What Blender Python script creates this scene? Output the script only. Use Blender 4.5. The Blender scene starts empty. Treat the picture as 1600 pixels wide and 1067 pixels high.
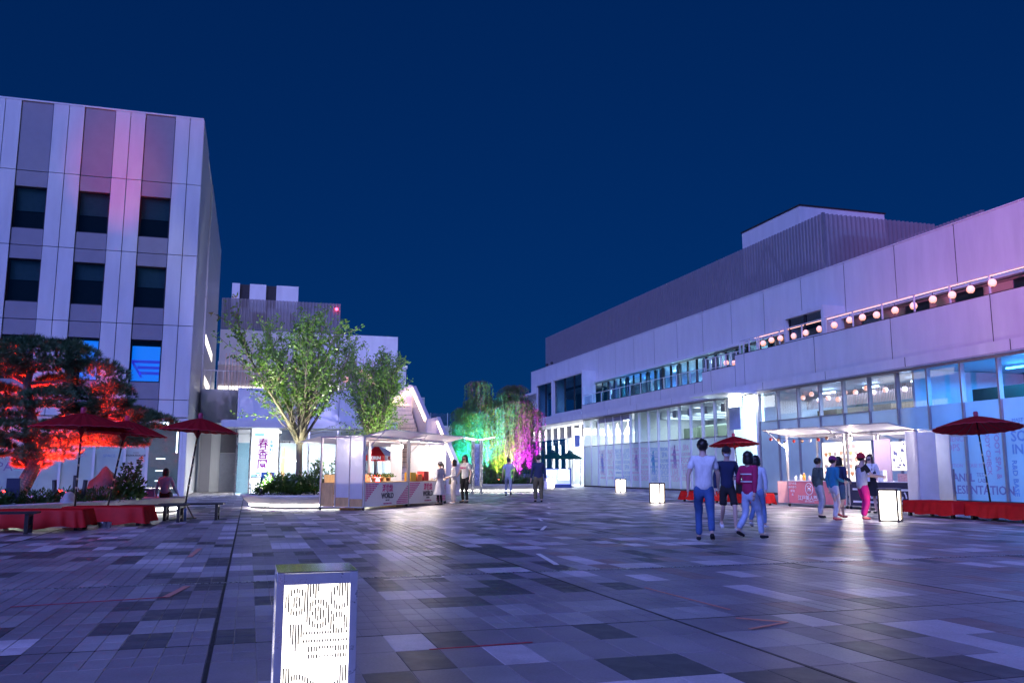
import bpy, bmesh, math, random
from mathutils import Vector, Matrix, Euler, noise
R = math.radians
random.seed(7)
SC = bpy.context.scene
COL = SC.collection

# ------------------------------------------------------------------ camera, sky, sun, exposure
cam_d = bpy.data.cameras.new('camera'); cam = bpy.data.objects.new('camera', cam_d); COL.objects.link(cam)
cam.location = (0, 0, 1.2); cam.rotation_euler = (R(98.62), 0, R(-16.8))
cam_d.sensor_width = 36; cam_d.lens = 30.26; cam_d.clip_start = .05; cam_d.clip_end = 2000
SC.camera = cam
W = bpy.data.worlds.new('World'); SC.world = W; W.use_nodes = True
nt = W.node_tree; nt.nodes.clear()
sky = nt.nodes.new('ShaderNodeTexSky'); sky.sky_type = 'NISHITA'; sky.sun_disc = False
sky.sun_elevation = R(12); sky.sun_rotation = R(215); sky.altitude = 20; sky.air_density = 1.0; sky.dust_density = .4; sky.ozone_density = 1
dusk = nt.nodes.new('ShaderNodeMix'); dusk.data_type = 'RGBA'; dusk.blend_type = 'MULTIPLY'; dusk.inputs[0].default_value = 1
dusk.inputs[7].default_value = (.004, .21, 1.0, 1)      # blue hour: only the blue of the sky is left
bg = nt.nodes.new('ShaderNodeBackground'); bg.inputs[1].default_value = .0249
wo = nt.nodes.new('ShaderNodeOutputWorld')
gm = nt.nodes.new('ShaderNodeGamma'); gm.inputs[1].default_value = .45; nt.links.new(sky.outputs[0], gm.inputs[0])
nt.links.new(gm.outputs[0], dusk.inputs[6]); nt.links.new(dusk.outputs[2], bg.inputs[0]); nt.links.new(bg.outputs[0], wo.inputs[0])
# the afterglow of the set sun: weak, very soft, low over the plaza from behind the camera
sun_d = bpy.data.lights.new('sun', 'SUN'); sun_d.energy = 1.38; sun_d.angle = R(35); sun_d.color = (.25, .305, 1.0)
sun = bpy.data.objects.new('sun', sun_d); COL.objects.link(sun)
sun.rotation_euler = Vector((.60, .62, -.64)).to_track_quat('-Z', 'Y').to_euler()
SC.view_settings.view_transform = 'Standard'; SC.view_settings.look = 'None'
SC.view_settings.exposure = 1.3; SC.view_settings.gamma = 1; SC.view_settings.use_curve_mapping = False
SC.render.engine = 'CYCLES'
SC.cycles.use_denoising = True; SC.cycles.max_bounces = 7; SC.cycles.transparent_max_bounces = 24
SC.cycles.caustics_reflective = False; SC.cycles.caustics_refractive = False; SC.cycles.sample_clamp_indirect = 4

# ------------------------------------------------------------------ materials
def lk(t, a, b): t.links.new(a, b)
MATS = {}
def mat(name, col, rough=.5, metal=0, var=.1, scale=5., bump=0., emit=None, estr=0., spec=.5, alpha=None, coat=0, stretch=None, objcol=False, attr=None, dirt=0):
    if name in MATS: return MATS[name]
    m = bpy.data.materials.new(name); m.use_nodes = True; t = m.node_tree
    b = t.nodes['Principled BSDF']
    tc = t.nodes.new('ShaderNodeTexCoord'); n = t.nodes.new('ShaderNodeTexNoise')
    n.inputs['Scale'].default_value = scale; n.inputs['Detail'].default_value = 5; n.inputs['Roughness'].default_value = .6
    src = tc.outputs['Object']
    if stretch:
        mp = t.nodes.new('ShaderNodeMapping'); mp.inputs['Scale'].default_value = stretch; lk(t, src, mp.inputs[0]); src = mp.outputs[0]
    lk(t, src, n.inputs['Vector'])
    mr = t.nodes.new('ShaderNodeMapRange'); mr.inputs[1].default_value = .3; mr.inputs[2].default_value = .7
    mr.inputs[3].default_value = 1 - var; mr.inputs[4].default_value = 1 + var
    lk(t, n.outputs[0], mr.inputs[0])
    mx = t.nodes.new('ShaderNodeMix'); mx.data_type = 'RGBA'; mx.blend_type = 'MULTIPLY'; mx.inputs[0].default_value = 1
    mx.inputs[6].default_value = (*col, 1)
    if objcol:
        oi = t.nodes.new('ShaderNodeObjectInfo'); lk(t, oi.outputs['Color'], mx.inputs[6])
    if attr:
        at = t.nodes.new('ShaderNodeAttribute'); at.attribute_name = attr; lk(t, at.outputs['Color'], mx.inputs[6])
    lk(t, mr.outputs[0], mx.inputs[7]); colout = mx.outputs[2]
    if dirt:
        ge = t.nodes.new('ShaderNodeNewGeometry')
        for sc_, lo, hi in ((.55, 1 - dirt, 1 + dirt * .5), (55, 1 - dirt * .6, 1 + dirt * .6)):
            n3 = t.nodes.new('ShaderNodeTexNoise'); n3.inputs['Scale'].default_value = sc_; n3.inputs['Detail'].default_value = 6; n3.inputs['Roughness'].default_value = .65; lk(t, ge.outputs['Position'], n3.inputs['Vector'])
            m3 = t.nodes.new('ShaderNodeMapRange'); m3.inputs[1].default_value = .32; m3.inputs[2].default_value = .68; m3.inputs[3].default_value = lo; m3.inputs[4].default_value = hi; lk(t, n3.outputs[0], m3.inputs[0])
            mm = t.nodes.new('ShaderNodeMix'); mm.data_type = 'RGBA'; mm.blend_type = 'MULTIPLY'; mm.inputs[0].default_value = 1; lk(t, colout, mm.inputs[6]); lk(t, m3.outputs[0], mm.inputs[7]); colout = mm.outputs[2]
    lk(t, colout, b.inputs['Base Color'])
    b.inputs['Metallic'].default_value = metal; b.inputs['Specular IOR Level'].default_value = spec
    m2 = t.nodes.new('ShaderNodeMapRange'); m2.inputs[3].default_value = max(.02, rough - .1 * min(1, rough * 3)); m2.inputs[4].default_value = min(1, rough + .1)
    m2.inputs[1].default_value = .3; m2.inputs[2].default_value = .7
    lk(t, n.outputs[0], m2.inputs[0]); lk(t, m2.outputs[0], b.inputs['Roughness'])
    if coat: b.inputs['Coat Weight'].default_value = coat
    if bump:
        bp = t.nodes.new('ShaderNodeBump'); bp.inputs['Strength'].default_value = bump; bp.inputs['Distance'].default_value = .02
        lk(t, n.outputs[0], bp.inputs['Height']); lk(t, bp.outputs[0], b.inputs['Normal'])
    if emit:
        b.inputs['Emission Color'].default_value = (*emit, 1); b.inputs['Emission Strength'].default_value = estr
    MATS[name] = m; return m
def glow(name, col, s):
    return mat(name, (.8, .8, .8), .5, emit=col, estr=s, var=.02)
def glass(name, tint=(.85, .92, .95), rough=.02, base=.04, ior=1.5):
    if name in MATS: return MATS[name]
    m = bpy.data.materials.new(name); m.use_nodes = True; t = m.node_tree; t.nodes.clear()
    tr = t.nodes.new('ShaderNodeBsdfTransparent'); tr.inputs[0].default_value = (*tint, 1)
    gl = t.nodes.new('ShaderNodeBsdfGlossy'); gl.inputs['Roughness'].default_value = rough
    nz = t.nodes.new('ShaderNodeTexNoise'); nz.inputs['Scale'].default_value = .6
    bp = t.nodes.new('ShaderNodeBump'); bp.inputs['Strength'].default_value = .02; lk(t, nz.outputs[0], bp.inputs['Height']); lk(t, bp.outputs[0], gl.inputs['Normal'])
    fr = t.nodes.new('ShaderNodeFresnel'); fr.inputs[0].default_value = ior
    ad = t.nodes.new('ShaderNodeMath'); ad.operation = 'ADD'; ad.inputs[1].default_value = base; lk(t, fr.outputs[0], ad.inputs[0])
    ge = t.nodes.new('ShaderNodeNewGeometry'); iv = t.nodes.new('ShaderNodeMath'); iv.operation = 'SUBTRACT'; iv.inputs[0].default_value = 1; lk(t, ge.outputs['Backfacing'], iv.inputs[1])
    ml = t.nodes.new('ShaderNodeMath'); ml.operation = 'MULTIPLY'; lk(t, ad.outputs[0], ml.inputs[0]); lk(t, iv.outputs[0], ml.inputs[1]); ad = ml
    mx = t.nodes.new('ShaderNodeMixShader'); lk(t, ad.outputs[0], mx.inputs[0]); lk(t, tr.outputs[0], mx.inputs[1]); lk(t, gl.outputs[0], mx.inputs[2])
    o = t.nodes.new('ShaderNodeOutputMaterial'); lk(t, mx.outputs[0], o.inputs[0])
    MATS[name] = m; return m
def thin(name, col, trans=.5, gloss=.06, rough=.25, var=.15, scale=3, through=0., tcol=None):
    """cloth, paper, leaf or frosted sheet: reflects and lets light through"""
    if name in MATS: return MATS[name]
    m = bpy.data.materials.new(name); m.use_nodes = True; t = m.node_tree; t.nodes.clear()
    n = t.nodes.new('ShaderNodeTexNoise'); n.inputs['Scale'].default_value = scale; n.inputs['Detail'].default_value = 4
    tc = t.nodes.new('ShaderNodeTexCoord'); lk(t, tc.outputs['Object'], n.inputs['Vector'])
    mr = t.nodes.new('ShaderNodeMapRange'); mr.inputs[1].default_value = .3; mr.inputs[2].default_value = .7; mr.inputs[3].default_value = 1 - var; mr.inputs[4].default_value = 1 + var
    lk(t, n.outputs[0], mr.inputs[0])
    def c(cc):
        mx = t.nodes.new('ShaderNodeMix'); mx.data_type = 'RGBA'; mx.blend_type = 'MULTIPLY'; mx.inputs[0].default_value = 1
        mx.inputs[6].default_value = (*cc, 1); lk(t, mr.outputs[0], mx.inputs[7]); return mx.outputs[2]
    d = t.nodes.new('ShaderNodeBsdfDiffuse'); lk(t, c(col), d.inputs[0])
    s = t.nodes.new('ShaderNodeBsdfTranslucent'); lk(t, c(tcol or col), s.inputs[0])
    a = t.nodes.new('ShaderNodeMixShader'); a.inputs[0].default_value = trans; lk(t, d.outputs[0], a.inputs[1]); lk(t, s.outputs[0], a.inputs[2])
    g = t.nodes.new('ShaderNodeBsdfGlossy'); g.inputs['Roughness'].default_value = rough
    b = t.nodes.new('ShaderNodeMixShader'); b.inputs[0].default_value = gloss; lk(t, a.outputs[0], b.inputs[1]); lk(t, g.outputs[0], b.inputs[2])
    last = b.outputs[0]
    if through:
        tr = t.nodes.new('ShaderNodeBsdfTransparent'); e = t.nodes.new('ShaderNodeMixShader'); e.inputs[0].default_value = through
        lk(t, last, e.inputs[1]); lk(t, tr.outputs[0], e.inputs[2]); last = e.outputs[0]
    o = t.nodes.new('ShaderNodeOutputMaterial'); lk(t, last, o.inputs[0])
    MATS[name] = m; return m

M_white = mat('white_panel', (.66, .66, .68), .42, var=.07, scale=1.6, stretch=(1.2, 1.2, .25))
M_white2 = mat('white_metal', (.72, .72, .74), .4, var=.04)
M_grey = mat('grey_panel', (.27, .26, .30), .5, var=.05, scale=2)
M_dark = mat('dark_joint', (.02, .02, .025), .7)
M_steel = mat('brushed_steel', (.45, .46, .48), .28, 1, var=.08, scale=30, stretch=(1, 1, .1))
M_alum = mat('anodised_frame', (.38, .36, .40), .4, .6)
M_darkmetal = mat('dark_metal', (.05, .05, .06), .45, .5)
M_glass = glass('clear_glass')
M_dglass = glass('dark_tinted_glass', (.30, .42, .44), .02, .05)
M_ribbon = glass('ribbon_glass', (.55, .72, .80), .02, .06)
M_frost = thin('frosted_film', (.62, .70, .76), .62, .07, .18, .05, 1.5)
M_concrete = mat('pale_concrete', (.6, .59, .58), .55, var=.08, scale=3, bump=.1)
M_int = mat('interior_wall', (.62, .64, .66), .7, var=.05)
M_intdark = mat('interior_dark', (.10, .11, .13), .8)
M_wood = mat('knotty_plywood', (.50, .30, .12), .55, var=.22, scale=9, stretch=(1, 1, .25))
M_warmwood = mat('pale_timber', (.72, .60, .47), .5, var=.12, scale=12, stretch=(1, 1, .2))
M_blackwood = mat('black_stained_wood', (.025, .022, .022), .5, var=.3, scale=20)
M_red = thin('red_felt', (.50, .008, .010), .06, .02, .6, .12, 6)
M_umb = thin('red_oiled_paper', (.30, .008, .016), .30, .04, .4, .15, 14)
M_canvas = thin('white_canvas', (.72, .70, .70), .35, .02, .5, .05, 4)
M_sheet = thin('milky_sheet', (.74, .74, .80), .5, .06, .3, .05, 4, through=.12)
M_lantern = glow('lantern_panel_light', (1, .92, .80), 3.2)
M_black = mat('black_plastic', (.015, .015, .017), .4)
M_led = glow('led_strip', (1, .96, .90), 11)
M_bulb = glow('bulb_light', (1, .92, .82), 20)
M_paper = glow('paper_lantern_light', (1, .36, .19), .60)
M_coolpanel = glow('cool_light_panel', (.86, .94, 1), 3)

# ------------------------------------------------------------------ mesh helpers
class MB:
    def __init__(s): s.v = []; s.f = []; s.mi = []; s.sm = []
    def add(s, vs, fs, mi=0, sm=False):
        o = len(s.v); s.v += [tuple(v) for v in vs]
        for f in fs: s.f.append([i + o for i in f]); s.mi.append(mi); s.sm.append(sm)
        return s
    def box(s, x0, x1, y0, y1, z0, z1, mi=0):
        if x0 > x1: x0, x1 = x1, x0
        if y0 > y1: y0, y1 = y1, y0
        if z0 > z1: z0, z1 = z1, z0
        return s.add([(x0,y0,z0),(x1,y0,z0),(x1,y1,z0),(x0,y1,z0),(x0,y0,z1),(x1,y0,z1),(x1,y1,z1),(x0,y1,z1)],
                     [(0,3,2,1),(4,5,6,7),(0,1,5,4),(1,2,6,5),(2,3,7,6),(3,0,4,7)], mi)
    def bar(s, a, b, w, h=None, mi=0, up=(0, 0, 1)):
        h = h or w; a = Vector(a); b = Vector(b); d = (b - a).normalized(); u = Vector(up)
        if abs(d.dot(u)) > .98: u = Vector((1, 0, 0))
        x = d.cross(u).normalized(); z = x.cross(d); x *= w / 2; z *= h / 2
        return s.add([a-x-z, a+x-z, a+x+z, a-x+z, b-x-z, b+x-z, b+x+z, b-x+z], [(0,1,2,3),(7,6,5,4),(0,4,5,1),(1,5,6,2),(2,6,7,3),(3,7,4,0)], mi)
    def tube(s, path, rad, n=6, mi=0, sm=True):
        path = [Vector(p) for p in path]
        if not hasattr(rad, '__len__'): rad = [rad] * len(path)
        rings = []; x = None
        for i, p in enumerate(path):
            d = (path[min(i + 1, len(path) - 1)] - path[max(i - 1, 0)])
            if d.length < 1e-7: d = Vector((0, 0, 1))
            d.normalize()
            if x is None:
                x = d.orthogonal().normalized()
            else:
                x = (x - d * x.dot(d))
                x = x.normalized() if x.length > 1e-6 else d.orthogonal().normalized()
            y = d.cross(x)
            rings.append([p + (x * math.cos(a) + y * math.sin(a)) * rad[i] for a in [2 * math.pi * k / n for k in range(n)]])
        vs = [v for r in rings for v in r]; fs = []
        for i in range(len(path) - 1):
            for k in range(n):
                k2 = (k + 1) % n; fs.append((i*n+k, i*n+k2, (i+1)*n+k2, (i+1)*n+k))
        fs.append(tuple(reversed(range(n)))); fs.append(tuple(range((len(path)-1)*n, len(path)*n)))
        return s.add(vs, fs, mi, sm)
    def lathe(s, prof, n=16, c=(0, 0, 0), mi=0, sm=True, sx=1, sy=1):
        vs = []; fs = []
        for r, z in prof:
            for k in range(n):
                a = 2 * math.pi * k / n; vs.append((c[0] + sx*r*math.cos(a), c[1] + sy*r*math.sin(a), c[2] + z))
        for i in range(len(prof) - 1):
            for k in range(n):
                k2 = (k + 1) % n; fs.append((i*n+k, i*n+k2, (i+1)*n+k2, (i+1)*n+k))
        return s.add(vs, fs, mi, sm)
    def ball(s, c, rx, ry=None, rz=None, n=10, m=6, mi=0):
        ry = ry or rx; rz = rz or rx
        prof = [(math.sin(math.pi*i/m), -math.cos(math.pi*i/m)) for i in range(m + 1)]
        vs = []; fs = []
        for r, z in prof:
            r = max(r, 1e-3)
            for k in range(n):
                a = 2*math.pi*k/n; vs.append((c[0]+rx*r*math.cos(a), c[1]+ry*r*math.sin(a), c[2]+rz*z))
        for i in range(m):
            for k in range(n):
                k2 = (k+1) % n; fs.append((i*n+k, i*n+k2, (i+1)*n+k2, (i+1)*n+k))
        return s.add(vs, fs, mi, True)
    def prism(s, pts, off, mi=0):
        n = len(pts); off = Vector(off); a = [Vector(p) for p in pts]
        return s.add(a + [p + off for p in a], [tuple(reversed(range(n))), tuple(range(n, 2*n))] + [(i, (i+1) % n, n+(i+1) % n, n+i) for i in range(n)], mi)
    def mesh(s, name, mats):
        me = bpy.data.meshes.new(name); me.from_pydata(s.v, [], s.f)
        if not isinstance(mats, (list, tuple)): mats = [mats]
        for m in mats: me.materials.append(m)
        me.polygons.foreach_set('material_index', s.mi); me.polygons.foreach_set('use_smooth', s.sm); me.update()
        return me
    def build(s, name, mats, par=None, label=None, cat=None, group=None, kind=None, bevel=0):
        return link(name, s.mesh(name, mats), par, label, cat, group, kind, bevel)
def link(name, me, par=None, label=None, cat=None, group=None, kind=None, bevel=0):
    o = bpy.data.objects.new(name, me); COL.objects.link(o)
    if par: attach(o, par)
    if bevel:
        b = o.modifiers.new('bevel', 'BEVEL'); b.width = bevel; b.segments = 2; b.limit_method = 'ANGLE'
    return tag(o, label, cat, group, kind)
def tag(o, label=None, cat=None, group=None, kind=None):
    if label: o['label'] = label
    if cat: o['category'] = cat
    if group: o['group'] = group
    if kind: o['kind'] = kind
    return o
def attach(o, par):
    o.parent = par
    if par.parent is None: o.matrix_parent_inverse = par.matrix_basis.inverted()
def thing(name, label, cat, loc=(0, 0, 0), rz=0, group=None):
    o = bpy.data.objects.new(name, None); COL.objects.link(o); o.location = loc; o.rotation_euler = (0, 0, rz); o.empty_display_size = .2
    return tag(o, label, cat, group)
def frame(loc, rz=0): return Matrix.Translation(loc) @ Matrix.Rotation(rz, 4, 'Z')
def dup(root, loc=None, rz=None, label=None, scale=None):
    r = root.copy(); COL.objects.link(r)
    if loc is not None: r.location = loc
    if rz is not None: r.rotation_euler = (0, 0, rz)
    if scale is not None: r.scale = (scale,) * 3
    if label: r['label'] = label
    kids = {}
    for o in list(bpy.data.objects):
        if o.parent == root:
            c = o.copy(); COL.objects.link(c); c.parent = r; kids[o] = c
    for k, c in kids.items():
        for g in k.children:
            d = g.copy(); COL.objects.link(d); d.parent = c
    return r
TMP = bpy.data.scenes.new('temporary')
def evaluate(ob):
    TMP.collection.objects.link(ob); vl = TMP.view_layers[0]; vl.update(); dg = vl.depsgraph
    me = bpy.data.meshes.new_from_object(ob.evaluated_get(dg), depsgraph=dg)
    TMP.collection.objects.unlink(ob); d = ob.data; bpy.data.objects.remove(ob)
    return me
def text(name, s, size, m, par, mtx, ext=.004, align='CENTER', label=None, sx=1, bold=0, spacing=1.0):
    cu = bpy.data.curves.new(name, 'FONT'); cu.body = s; cu.size = size; cu.extrude = ext; cu.align_x = align; cu.align_y = 'CENTER'
    cu.resolution_u = 2; cu.offset = bold; cu.space_line = spacing
    me = evaluate(bpy.data.objects.new('t', cu)); me.name = name
    me.materials.clear(); me.materials.append(m)
    me.transform(mtx @ Matrix.Diagonal((sx, 1, 1, 1)))
    return link(name, me, par, label)
def basis(o, x, y):
    """matrix whose local X runs along x, local Y along y (text is written in the XY plane)"""
    x = Vector(x).normalized(); y = Vector(y).normalized(); z = x.cross(y)
    return Matrix(((x[0], y[0], z[0], o[0]), (x[1], y[1], z[1], o[1]), (x[2], y[2], z[2], o[2]), (0, 0, 0, 1)))
def lamp(name, kind, loc, energy, col, par=None, target=None, size=.1, spot=60, blend=.6, sy=None):
    d = bpy.data.lights.new(name, kind); d.energy = energy; d.color = col
    if kind == 'AREA':
        d.size = size
        if sy: d.shape = 'RECTANGLE'; d.size_y = sy
    elif kind == 'SPOT': d.spot_size = R(spot); d.spot_blend = blend; d.shadow_soft_size = size
    else: d.shadow_soft_size = size
    o = bpy.data.objects.new(name, d); COL.objects.link(o); o.location = loc
    if target: o.rotation_euler = (Vector(target) - Vector(loc)).to_track_quat('-Z', 'Y').to_euler()
    if par: attach(o, par)
    return o
ORD = ['first','second','third','fourth','fifth','sixth','seventh','eighth','ninth','tenth','eleventh','twelfth','thirteenth','fourteenth','fifteenth','sixteenth','seventeenth','eighteenth','nineteenth','twentieth']

# ================================================================== GROUND
g = MB(); g.add([(-400,-60,-.005),(400,-60,-.005),(400,600,-.005),(-400,600,-.005)], [(0,1,2,3)])
M_ground = mat('joint_mortar', (.30, .29, .31), .8)
plaza = g.build('plaza_ground', M_ground, kind='structure')
M_tile = mat('granite_slab', (.2, .2, .22), .46, var=.16, scale=5, objcol=True, bump=.2, dirt=.28)
M_tile2 = mat('granite_paving', (.2, .2, .22), .46, var=.16, scale=5, attr='Col', bump=.2, dirt=.28)
TONE = {'m': (.225, .20, .225), 'd': (.066, .066, .078), 'l': (.53, .475, .51), 'b': (.25, .16, .16), 'k': (.32, .30, .32)}
trng = random.Random(11)
tone_cache = {}
def tone(ix, iy, X, Y):
    k = (ix, iy)
    if k in tone_cache: return tone_cache[k]
    r = trng.random()
    if Y < 12 and X < 3.4: t = 'd' if r < .16 else 'l' if r < .22 else 'k' if r < .33 else 'm'
    elif X > 4.2 and Y < 16: t = 'b' if r < .15 else 'l' if r < .27 else 'd' if r < .33 else 'k' if r < .45 else 'm'
    else: t = 'd' if r < .17 else 'l' if r < .31 else 'k' if r < .48 else 'm'
    if (r > .5 if Y > 10 or X > 3.4 else r > .8) and ix % 2 and (ix - 1, iy) in tone_cache: tone_cache[k] = tone_cache[(ix - 1, iy)]; return tone_cache[k]
    c = TONE[t]; j = trng.uniform(.9, 1.1); tone_cache[k] = tuple(a * j for a in c); return tone_cache[k]
# grid of 0.3 x 0.6 m blocks; near the camera they are cut into 0.15 x 0.3 setts, in the first rows they are whole slabs
near = []; far_v = []; far_f = []; far_c = []
CH = .004
def add_far(x0, x1, y0, y1, c, top):
    o = len(far_v); e = .0035
    far_v.extend([(x0,y0,-.004),(x1,y0,-.004),(x1,y1,-.004),(x0,y1,-.004),(x0+e,y0+e,top),(x1-e,y0+e,top),(x1-e,y1-e,top),(x0+e,y1-e,top)])
    far_f.extend([(o+4,o+5,o+6,o+7),(o,o+1,o+5,o+4),(o+1,o+2,o+6,o+5),(o+2,o+3,o+7,o+6),(o+3,o,o+4,o+7)]); far_c.extend([c] * 5)
import math as _m
cyaw, syaw = _m.cos(R(16.8)), _m.sin(R(16.8))
def inview(X, Y, pad=.8):
    f = X * syaw + Y * cyaw; s = X * cyaw - Y * syaw
    return f > -1 and abs(s) < f * .62 + pad
for iy in range(-3, 125):
    Y0 = 6.65 + (iy - 11) * .6
    for ix in range(-80, 101):
        X0 = -.2 + ix * .3
        if not inview(X0 + .15, Y0 + .3, 4.5) or X0 > 27 or (X0 < -3.2 and Y0 > 47): continue
        c = tone(ix, iy, X0, Y0)
        jx = .014 if ix % 12 == 0 else 0.      # wide movement joints every 3.6 m
        jy = .010 if (iy - 11) % 6 == 0 else 0.
        a0, a1, b0, b1 = X0 + .002 + jx, X0 + .298 - (.012 if (ix + 1) % 12 == 0 else 0), Y0 + .003 + jy, Y0 + .597
        whole = Y0 < 6.6 and X0 > .3 or (Y0 < 5.6)
        if Y0 > 21 or whole: cells = [(a0, a1, b0, b1)]
        else:
            mx_, my_ = X0 + .15, Y0 + .3
            if X0 > 4.2: cells = [(a0, mx_ - .0015, b0, b1), (mx_ + .0015, a1, b0, b1)]
            else: cells = [(a0, mx_ - .0015, b0, my_ - .003), (mx_ + .0015, a1, b0, my_ - .003), (a0, mx_ - .0015, my_ + .003, b1), (mx_ + .0015, a1, my_ + .003, b1)]
        for q in cells:
            j = trng.uniform(.94, 1.06); cc = tuple(v * j for v in c)
            near.append(((q[0] + q[1]) / 2, (q[2] + q[3]) / 2, q, cc))
def visd(t):
    f = t[0] * syaw + t[1] * cyaw; s = t[0] * cyaw - t[1] * syaw
    area = (t[2][1] - t[2][0]) * (t[2][3] - t[2][2])
    return -(area / max(f, .1) ** 3) if (f > 3.35 and abs(s) < f * .6) else 0
near.sort(key=visd)
shapes = {}
for i, (cx, cy, q, c) in enumerate(near):
    top = trng.uniform(-.0008, .0008)
    if i < 300:
        w, h = round(q[1] - q[0], 3), round(q[3] - q[2], 3)
        if (w, h) not in shapes:
            b = MB(); e = .0035; x, y = w / 2, h / 2
            b.add([(-x,-y,-.004),(x,-y,-.004),(x,y,-.004),(-x,y,-.004),(-x+e,-y+e,0),(x-e,-y+e,0),(x-e,y-e,0),(-x+e,y-e,0)], [(4,5,6,7),(0,1,5,4),(1,2,6,5),(2,3,7,6),(3,0,4,7)])
            shapes[(w, h)] = b.mesh('paving_slab', M_tile)
        o = link('paving_slab', shapes[(w, h)], plaza); o.location = (cx, cy, top); o.color = (*c, 1)
    else: add_far(*q, c, top)
me = bpy.data.meshes.new('paving'); me.from_pydata(far_v, [], far_f); me.materials.append(M_tile2)
ca = me.color_attributes.new('Col', 'FLOAT_COLOR', 'CORNER')
buf = []
for f, c in zip(far_f, far_c): buf.extend([c[0], c[1], c[2], 1.] * len(f))
ca.data.foreach_set('color', buf)
link('paving_setts', me, plaza, kind='stuff')

# dark movement joints every 3.6 m
M_seal = mat('black_joint_sealant', (.012, .012, .014), .6)
for x in (-7.4, -3.8, -.2, 3.4, 7.0, 10.6, 14.2, 17.8):
    b = MB(); b.box(x - .011, x + .013, 3, 47, -.004, .0005); b.build('movement_joint', M_seal, plaza)
for y in (6.65, 13.85, 21.05, 28.25):
    b = MB(); b.box(-12, 24, y - .001, y + .014, -.004, .0004); b.build('movement_joint', M_seal, plaza)
# slot drain and tape on the paving
d = MB(); d.box(-9, 27, 10.22, 10.255, -.005, .006)
d.build('drain_slot', M_steel, plaza)
M_tapeR = mat('red_floor_tape', (.42, .02, .05), .5); M_tapeW = mat('white_floor_tape', (.75, .72, .70), .5); M_tapeS = mat('salmon_floor_tape', (.60, .22, .17), .5)
def tape(name, m, pts, w, label):
    b = MB()
    for p, q in zip(pts[:-1], pts[1:]):
        p = Vector((*p, .007)); q = Vector((*q, .007)); b.bar(p, q, w, .004)
    b.build(name, m, None, label, 'tape')
tape('floor_tape', M_tapeR, [(1.23, 6.02), (1.98, 6.06)], .016, 'long red tape line on the slabs right of the foreground lantern')
tape('floor_tape', M_tapeR, [(-2.0, 8.95), (-.72, 9.2)], .02, 'thin red tape line on the paving left of the foreground lantern')
tape('floor_tape', M_tapeS, [(-.72, 9.2), (-.58, 10.0)], .07, 'salmon tape strip ending the thin red floor line')
tape('floor_tape', M_tapeS, [(-.76, 13.4), (-.70, 14.8)], .07, 'short salmon tape strip on the paving before the dark bench')
tape('floor_tape', M_tapeS, [(4.02, 8.5), (4.1, 6.95)], .018, 'thin orange tape line on the paving at right of centre')
tape('floor_tape', M_tapeS, [(3.92, 6.55), (4.2, 6.25), (3.75, 6.07)], .035, 'salmon tape corner mark on the brown slabs')
for i, (a, b_) in enumerate([((3.9, 10.9), (4.15, 12.4)), ((5.9, 17.4), (6.4, 18.6)), ((7.0, 20.6), (7.25, 21.6)), ((8.4, 24.0), (8.6, 24.9)), ((9.8, 28), (10.0, 28.8)), ((11.2, 32), (11.4, 32.8))]):
    tape('floor_tape', M_tapeW, [a, b_], .07, f'{ORD[i]} white dash of the row leading away to the glazed shops')
tape('floor_tape', M_tapeW, [(5.2, 20.5), (6.1, 22.5)], .03, 'thin white tape line on the paving before the left stall')
tape('floor_tape', M_tapeW, [(1.5, 9.95), (2.2, 10.0), (2.2, 10.1)], .02, 'white bracket mark beside the slot drain')

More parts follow.
